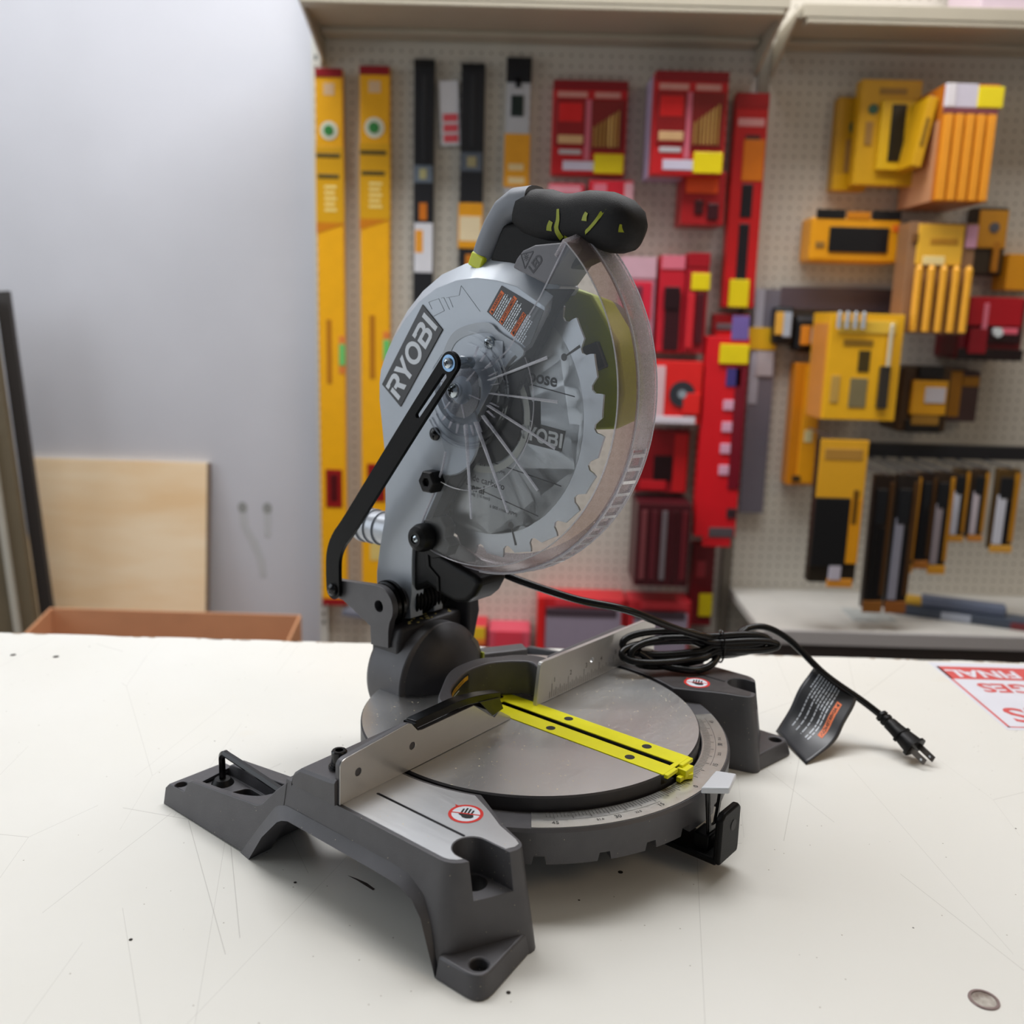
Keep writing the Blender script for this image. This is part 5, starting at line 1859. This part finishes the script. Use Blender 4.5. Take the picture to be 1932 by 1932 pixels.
pack('file_set', 'dark maroon set of files hanging above the lower red boxes', 'file set', 302, 444, -280, -56, 1650, PY, (70, 16, 24), [('steel_file', 0.08+i*0.19, 0.18+i*0.19, 0.08, 0.92, ((120, 60, 64), (90, 30, 38), (110, 100, 104), (60, 14, 20), (100, 26, 34))[i], 5) for i in range(5)])
pack('small_strip', 'short dark red pack with yellow price tag at the shelving upright', 'blade pack', 474, 536, -420, -185, 1750, PY, (130, 16, 28), [('price_tag', 0.4, 1.0, 0.12, 0.40, PRICE, 6), ('print', 0.2, 0.6, 0.6, 0.8, (190, 60, 70), 3)])
bf = [('left_edge', 0.0, 0.08, 0.0, 1.0, RED2, 4), ('grey_blister', 0.1, 0.95, 0.35, 0.86, (150, 138, 156), 10), ('dark_stripe', 0.1, 0.9, 0.78, 0.88, (70, 56, 66), 12), ('red_band', 0.2, 0.95, 0.9, 1.0, (220, 60, 70), 4)]
bf += [('red_knob', 0.06+i*0.2, 0.16+i*0.2, 0.08, 0.34, (230, 30, 30), 12, 'disc') for i in range(4)]
pack('tool_box', 'red boxed tool with grey blister below the maroon file set', 'boxed tool', 48, 290, -560, -336, 1700, PY, (206, 36, 44), bf)
pack('tool_box', 'red boxed tool with grey blister beside the deck of the right bay', 'boxed tool', 296, 470, -560, -338, 1700, PY, (200, 40, 50), bf[1:5])
pack('tape_pack', 'low red and yellow pack low on the pegboard, behind the saw arm', 'tape', -182, -90, -560, -426, 1700, PY, (206, 46, 60), [('yellow_top', 0.1, 0.95, 0.74, 1.0, (232, 190, 40), 4), ('orange_fade', 0.3, 0.95, 0.62, 0.74, (236, 130, 50), 4), ('pale_print', 0.2, 0.5, 0.4, 0.66, (226, 190, 206), 4)])
pack('tape_pack', 'low pink and red pack left of the red boxed tools', 'tape', -84, 30, -560, -436, 1700, PY, (216, 80, 100), [('red_roll', 0.15, 0.8, 0.5, 1.0, (222, 60, 80), 4), ('pale_print', 0.3, 0.9, 0.3, 0.5, (214, 180, 196), 4)])
pack('shelf_tab', 'small grey blade-like strip jutting from the pegboard behind the arm bracket', 'strip', -500, -420, -424, -408, 1740, PY, (112, 116, 130), (), bev=0.8, roll=radians(7))

# right bay
sq = thing('framing_square', 'large grey steel framing square hanging on the right bay', 'framing square', (640, PY, T0-97))
obj('long_arm', MB().box(-44, 22, -25, -19, 0, 602), colm((128, 124, 136), 0.4, 0.3), sq, 0.6, smooth=0)
obj('bright_edge', MB().box(-44, -20, -27, -25, 300, 602), colm((190, 190, 204), 0.35, 0.3), sq, 0.4, smooth=0)
obj('short_arm', MB().box(22, 326, -25, -19, 552, 609), colm((104, 90, 98), 0.4, 0.3), sq, 0.6, smooth=0)
obj('yellow_label', MB().box(-56, 20, -31, -26, 444, 502), colm((226, 176, 20)), sq, 0.6, smooth=0)
obj('white_label', MB().box(-30, 16, -30, -26, 375, 440), colm((186, 180, 186)), sq, 0.6, smooth=0)
pack('tape_measure', 'black and yellow tape measure hanging next to the framing square', 'tape measure', 642, 696, 363, 461, 1740, PY, BLK, [('yellow_case', 0.05, 0.45, 0.25, 0.85, (232, 176, 70), 10), ('silver_face', 0.42, 0.8, 0.2, 0.85, (176, 186, 200), 14)], bev=10)
pack('tape_measure', 'black tape measure with an orange face, right of the other tape', 'tape measure', 699, 772, 344, 440, 1740, PY, (28, 26, 28), [('orange_face', 0.2, 0.55, 0.2, 0.72, (226, 140, 40), 10), ('silver_edge', 0.56, 0.78, 0.25, 0.65, (150, 160, 176), 10)], bev=14)
pack('torpedo_level', 'orange torpedo level hanging under the tape measures', 'spirit level', 710, 784, -10, 316, 1740, PY, (214, 132, 14), [('bright_face', 0.35, 0.95, 0.02, 0.98, (240, 164, 24), 5), ('vial', 0.5, 0.8, 0.36, 0.46, (226, 214, 160), 7), ('black_cap', 0.45, 0.75, 0.86, 0.94, (120, 80, 20), 7), ('bottom_vial', 0.2, 0.5, 0.03, 0.08, (70, 50, 30), 7)])
pack('blade_card', 'yellow carded blade pack at the back, left of the larger yellow case', 'blade pack', 764, 850, 754, 978, 1752, PY, (196, 146, 14), [('green_dot', 0.35, 0.75, 0.6, 0.76, (30, 90, 70), 3, 'disc'), ('print', 0.3, 0.6, 0.2, 0.55, (150, 110, 60), 3), ('bright_base', 0.0, 1.0, 0.0, 0.18, (214, 160, 10), 3)])
pack('blade_case', 'yellow blade case with a black window near the top of the right bay', 'tool case', 800, 948, 762, 1009, 1700, 1745, (212, 160, 16), [('header_print', 0.3, 0.75, 0.86, 0.92, (150, 110, 20), 2), ('green_dot', 0.14, 0.3, 0.66, 0.78, (26, 86, 70), 3, 'disc'), ('side_print', 0.12, 0.24, 0.38, 0.6, (160, 120, 60), 3), ('yellow_frame', 0.34, 0.90, 0.14, 0.80, (226, 180, 30), 14), ('black_window', 0.50, 0.74, 0.22, 0.76, (24, 22, 18), 17)])
pack('blade_case', 'slim yellow case tilted beside the black-window case', 'tool case', 898, 922, 792, 950, 1590, 1684, (206, 156, 16), [('dark_print', 0.3, 0.6, 0.3, 0.7, (120, 90, 20), 3)], roll=radians(9))
pf = [('white_header', 0.0, 0.6, 0.80, 1.0, (206, 200, 214), 3), ('pale_corner', 0.02, 0.2, 0.80, 1.0, (226, 220, 224), 5), ('price_tag', 0.6, 1.06, 0.80, 0.98, (236, 214, 20), 6), ('maroon_band', 0.0, 1.0, 0.745, 0.80, (120, 60, 70), 4)]
pf += [('orange_strip', 0.02+i*0.197, 0.17+i*0.197, 0.0, 0.74, (240, 156, 40), 12) for i in range(5)]
pf += [('flank', 0.05, 0.95, 0.0, 0.7, (206, 150, 110), 2, 'side'), ('pale_flank', 0.3, 0.7, 0.5, 0.95, (206, 190, 206), 3, 'side')]
pack('pencil_box', 'orange multi-strip pack with white header, deep box at top right', 'pencil pack', 948, 1076, 712, 972, 1565, PY-10, (196, 112, 24), pf)
pack('bit_case', 'flat yellow case with a wide black window under the yellow cards', 'tool case', 707, 934, 574, 684, 1700, PY, (236, 160, 14), [('black_window', 0.2, 0.86, 0.22, 0.78, (16, 16, 20), 5), ('hinge', 0.04, 0.36, 0.96, 1.16, (18, 18, 20), 2), ('hinge', 0.66, 0.98, 0.96, 1.16, (18, 18, 20), 2), ('latch', 0.38, 0.64, 0.96, 1.12, (210, 130, 20), 2), ('orange_mark', 0.90, 0.98, 0.7, 0.85, (236, 110, 30), 2), ('print', 0.06, 0.16, 0.3, 0.44, (150, 110, 50), 2)], bev=8)
bp2 = [('yellow_header', 0.12, 0.80, 0.62, 0.98, (246, 190, 60), 6), ('print', 0.3, 0.72, 0.80, 0.86, (200, 140, 40), 7.5), ('white_flash', 0.22, 0.55, 0.62, 0.70, (244, 224, 160), 7.5), ('pink_corner', 0.84, 1.0, 0.78, 0.98, (216, 160, 186), 6), ('black_screw', 0.04, 0.12, 0.82, 0.9, (120, 80, 40), 8)]
bp2 += [('bit_handle', 0.10+i*0.185, 0.22+i*0.185, 0.02, 0.62, (240, 172, 50), 10, 'rod') for i in range(5)]
pack('chisel_set', 'yellow blister with five long yellow handles under the orange pack', 'tool set', 921, 1084, 402, 668, 1612, 1688, (150, 112, 80), bp2)
yp = [('chrome_bit', 0.06+i*0.11, 0.12+i*0.11, 0.86, 1.02, (176, 180, 186), 8, 'rod') for i in range(4)]
yp += [('header', 0.1, 0.9, 0.82, 0.94, (240, 196, 70), 3), ('print', 0.2, 0.6, 0.70, 0.76, (150, 110, 30), 2), ('black_icon', 0.42, 0.58, 0.46, 0.66, (70, 56, 20), 2), ('grey_chart', 0.34, 0.58, 0.12, 0.40, (130, 118, 84), 2), ('grey_chart', 0.08, 0.2, 0.16, 0.42, (200, 160, 80), 2), ('black_driver', 0.72, 0.86, 0.12, 0.52, (52, 46, 40), 12), ('chrome_shank', 0.78, 0.84, 0.52, 0.92, (206, 196, 170), 9, 'rod'), ('flank', 0.1, 0.9, 0.0, 0.9, (226, 150, 70), 2, 'side')]
pack('screwdriver_set', 'large yellow carded set with chrome bits on top and a black driver', 'tool set', 738, 918, 186, 446, 1575, 1718, (246, 184, 26), yp)
pack('staple_gun', 'yellow and black tool in a pack right of the carded driver set', 'tool', 962, 1090, 150, 318, 1665, PY, (70, 46, 18), [('yellow_body', 0.2, 0.9, 0.28, 0.8, (226, 160, 24), 14), ('white_panel', 0.45, 0.86, 0.46, 0.7, (206, 200, 206), 17), ('black_top', 0.3, 0.8, 0.84, 1.02, (24, 20, 22), 12), ('black_base', 0.15, 0.85, 0.0, 0.2, (24, 20, 18), 8), ('yellow_base', 0.25, 0.8, 0.12, 0.3, (160, 116, 40), 12)], bev=8)
pack('clamp_pack', 'small yellow and brown pack right of the yellow and black tool', 'tool pack', 1112, 1192, 175, 308, 1725, PY, (90, 66, 66), [('yellow_panel', 0.0, 0.4, 0.1, 1.0, (206, 140, 24), 4), ('yellow_arm', 0.4, 0.95, 0.7, 0.9, (190, 130, 20), 6)])
rt_ = [('red_shell', 0.08, 0.9, 0.55, 1.0, (176, 16, 32), 12), ('pale_shine', 0.30, 0.38, 0.3, 0.9, (226, 120, 140), 14), ('dark_gap', 0.42, 0.92, 0.28, 0.5, (40, 12, 18), 14), ('chrome_ball', 0.46, 0.60, 0.34, 0.56, (214, 220, 222), 26, 'disc'), ('pink_bar', 0.58, 0.86, 0.42, 0.52, (230, 100, 120), 16), ('black_base', 0.0, 1.0, 0.0, 0.18, (26, 10, 14), 10), ('red_leg', 0.12, 0.4, 0.1, 0.5, (140, 14, 30), 16)]
pack('pipe_cutter', 'dark red tool pack with a round chrome part at the right edge', 'tool pack', 1088, 1250, 340, 496, 1650, PY, (120, 12, 28), rt_, bev=10)
pack('hose_clip', 'yellow and black hanging tool behind the chisel set', 'tool', 1136, 1222, 553, 723, 1745, PY, (60, 48, 34), [('yellow_shell', 0.1, 0.95, 0.4, 0.95, (216, 150, 40), 8), ('grey_dot', 0.4, 0.7, 0.55, 0.85, (96, 96, 104), 11, 'disc'), ('yellow_leg', 0.6, 0.8, 0.05, 0.5, (200, 130, 30), 10)], bev=6)
pack('orange_box', 'plain orange box cut off by the right edge under the top tools', 'box', 1222, 1310, 517, 607, 1720, PY, (236, 160, 24))
# display bar with hanging knives
bar = thing('display_rail', 'black hanging rail carrying yellow-black knives on the right bay', 'rail', (898, 1700, T0+58))
obj('rail_bar', MB().box(0, 620, -14, 14, 22, 58), colm(BLK), bar, 2, smooth=0)
for x in (20, 300, 590):
    obj('rail_arm', MB().box(x, x+10, 10, 96, 30, 44), colm(BLK), bar, 1, smooth=0)
kf = [('yellow_header', 0.0, 1.0, 0.60, 1.0, (242, 178, 40), 3), ('yellow_flank', 0.74, 1.0, 0.14, 0.6, (236, 160, 24), 4), ('print_band', 0.1, 0.9, 0.86, 0.94, (190, 140, 60), 4), ('black_print', 0.78, 0.9, 0.42, 0.66, (120, 80, 14), 5), ('black_panel', 0.0, 0.74, 0.12, 0.6, (24, 24, 26), 5), ('white_tip', 0.42, 0.68, 0.02, 0.13, (206, 200, 214), 5), ('orange_base', 0.4, 0.95, -0.03, 0.03, (226, 150, 50), 4)]
obj('rail_hook', MB().tube([(744-898, 1408-1700, 150-58), (744-898, 1690-1700, 150-58), (744-898+160, 1700-1700, 40)], 2.4, 10), colm(GRY, 0.3, 0.8), bar, smooth=30)
pack('utility_knife', 'largest yellow and black knife pack at the front end of the rail', 'knife pack', 688, 800, -190, 156, 1410, 1440, (40, 32, 22), kf)
NB = [((40, 26, 16), (20, 18, 20), (150, 96, 40)), ((34, 26, 22), (150, 150, 164), (150, 90, 40)), ((60, 40, 22), (214, 214, 226), (226, 160, 60)), ((40, 26, 20), (20, 22, 28), (190, 120, 50)), ((50, 36, 24), (160, 150, 156), (226, 160, 50)), ((70, 52, 28), (214, 216, 230), (226, 160, 60)), ((64, 46, 30), (206, 196, 204), (214, 140, 60)), ((90, 66, 30), (216, 218, 230), (230, 170, 70))]
NP = [(838, 886, -262, 70, 1446), (892, 944, -262, 72, 1446), (930, 972, -176, 70, 1500), (975, 1012, -166, 70, 1505), (1012, 1056, -178, 72, 1505), (1080, 1118, -108, 74, 1560), (1128, 1166, -106, 74, 1560), (1188, 1244, -132, 76, 1560)]
ORD = ['second knife pack along the rail from its front end, dark brown', 'third knife pack along the rail, dark with a grey blade', 'fourth knife pack along the rail, with a bright silver blade', 'fifth knife pack along the rail, almost black', 'sixth knife pack along the rail, with a yellow right side', 'seventh knife pack along the rail, short with silver blade', 'eighth knife pack along the rail, short with brown right side', 'ninth knife pack along the rail, cut by the right edge']
for (x0, x1, z0, z1, yf), (c0, c1, c2), lab_ in zip(NP, NB, ORD):
    obj('rail_hook', MB().lathe([(yf-6-1700, 2.2), (-10, 2.2)], ((x0+x1)/2-898, 0, z1-2-58+4), 'y', 10).box((x0+x1)/2-898-2, (x0+x1)/2-898+2, -14, 14, min(20, z1-58), 30), colm(GRY, 0.3, 0.8), bar, smooth=30)
    pack('utility_knife', lab_, 'knife pack', x0, x1, z0, z1, yf, yf+22, c0, [('blade', 0.08, 0.48, 0.07, 0.68, c1, 6), ('black_handle', 0.12, 0.66, 0.64, 0.9, (28, 30, 34), 7), ('dark_flank', 0.5, 0.74, 0.07, 0.62, (20, 18, 22), 5), ('yellow_flank', 0.76, 1.0, 0.1, 0.95, (190, 130, 30) if c2[0] > 200 else (80, 52, 24), 4), ('orange_base', 0.0, 1.0, -0.03, 0.06, c2, 6)], 'knives on the rail')
# things lying on the lower deck
dt = thing('hand_plane_pack', 'black and grey tool pack with a yellow corner lying on the lower deck', 'tool pack', (1130, 1560, T0-320), radians(-22))
obj('body', MB().box(-160, 170, -30, 30, 0, 26), colm((64, 72, 86)), dt, 5, smooth=0)
obj('upper_tool', MB().box(-90, 110, -18, 26, 26, 52), colm((96, 104, 124)), dt, 6, smooth=0)
obj('yellow_corner', MB().box(-130, -60, -16, 24, 26, 46), colm((206, 160, 50)), dt, 5, smooth=0)
obj('white_label', MB().box(-40, 30, -31.5, -30, 3, 23), colm((170, 176, 190)), dt, 0.4, smooth=0)
obj('red_end', MB().box(120, 172, -31, 31, -0.0, 20), colm((110, 40, 46)), dt, 3, smooth=0)
wr = MB().box(850, 960, 1520, 1620, T0-320, T0-316)
tag(obj('clear_wrapper', wr, pm('wrapper_plastic', rgb(196, 200, 198), 0.25, 0, 0.2, 60), None, 1, smooth=0), 'crumpled pale plastic wrapper lying on the lower deck', 'wrapper')
# goods on the upper right shelf, only their bottoms in frame
pack('boxed_goods', 'pale pink box on the upper shelf at the top right corner', 'box', 1010, 1420, 1134, 1330, 1570, 1760, (216, 196, 206))

# ------------------------------------------------------------------ things against the left wall
PLY = pm('plywood', rgb(244, 222, 188), 0.6, 0, 0.35, 5, 0.1, 80, vcol=rgb(234, 200, 154))
nt = PLY.node_tree
for n_ in nt.nodes:
    if n_.type == 'TEX_NOISE' and abs(n_.inputs['Scale'].default_value-5) < 0.1:
        mp_ = nt.nodes.new('ShaderNodeMapping')
        mp_.inputs['Scale'].default_value = (0.5, 1, 2.2)
        l_ = n_.inputs['Vector'].links[0]
        nt.links.new(l_.from_socket, mp_.inputs[0])
        nt.links.new(mp_.outputs[0], n_.inputs['Vector'])
ply = thing('plywood_panel', 'square plywood panel leaning on the white wall behind the cardboard box', 'panel', (-1148, 1705, 0))
ply.rotation_euler = (radians(-8.5), 0, 0)
obj('panel', MB().box(-250, 256, -6, 12, 0, 898), PLY, ply, 1, smooth=0)
obj('panel_edge', MB().box(256, 262, -6, 12, 0, 898), pm('ply_edge', rgb(120, 100, 84), 0.7), ply, 0.5, smooth=0)
CARD = pm('cardboard', rgb(206, 150, 110), 0.8, 0, 0.1, 10)
bx_ = thing('cardboard_box', 'open brown cardboard box on the floor behind the table at left', 'box', (-872, 1300, 0))
hh = 548
obj('back_panel', MB().box(-318, 310, 194, 200, 0, hh+12), CARD, bx_, 1, smooth=0)
obj('front_panel', MB().box(-318, 310, -200, -194, 0, hh-60), CARD, bx_, 1, smooth=0)
obj('side_panel', MB().prism([(-200, 0), (200, 0), (200, hh+12), (-200, hh-60)], 'x', -324, -318), CARD, bx_, 1, smooth=0)
obj('side_panel', MB().prism([(-200, 0), (200, 0), (200, hh+12), (-200, hh-60)], 'x', 310, 316), CARD, bx_, 1, smooth=0)
obj('bottom_panel', MB().box(-318, 310, -194, 194, 2, 8), CARD, bx_, 1, smooth=0)
pk = thing('leaning_board', 'dark brown board with a pale edge strip leaning at the far left', 'board', (-1257, 1600, 0))
pk.rotation_euler = (radians(-3), radians(-5.1), 0)
obj('board', MB().box(-240, 0, -10, 14, 0, 1330), pm('brown_board', rgb(104, 92, 70), 0.7, 0, 0.15, 8), pk, 1, smooth=0)
obj('pale_edge', MB().box(-52, -37, -24, -10, 0, 1000), pm('pale_trim', rgb(176, 172, 160), 0.6), pk, 1, smooth=0)
pk2 = thing('shadow_strip', 'narrow black strip standing for the shadow beside the dark brown board at far left', 'board', (-1254, 1640, 0))  # dark strip put where the brown board's shadow and gap fall
pk2.rotation_euler = (radians(-3), radians(-5.1), 0)
obj('board', MB().box(-10, 26, -8, 8, 0, 1350), pm('shadow_strip_dark', rgb(52, 48, 46), 0.6), pk2, 1, smooth=0)
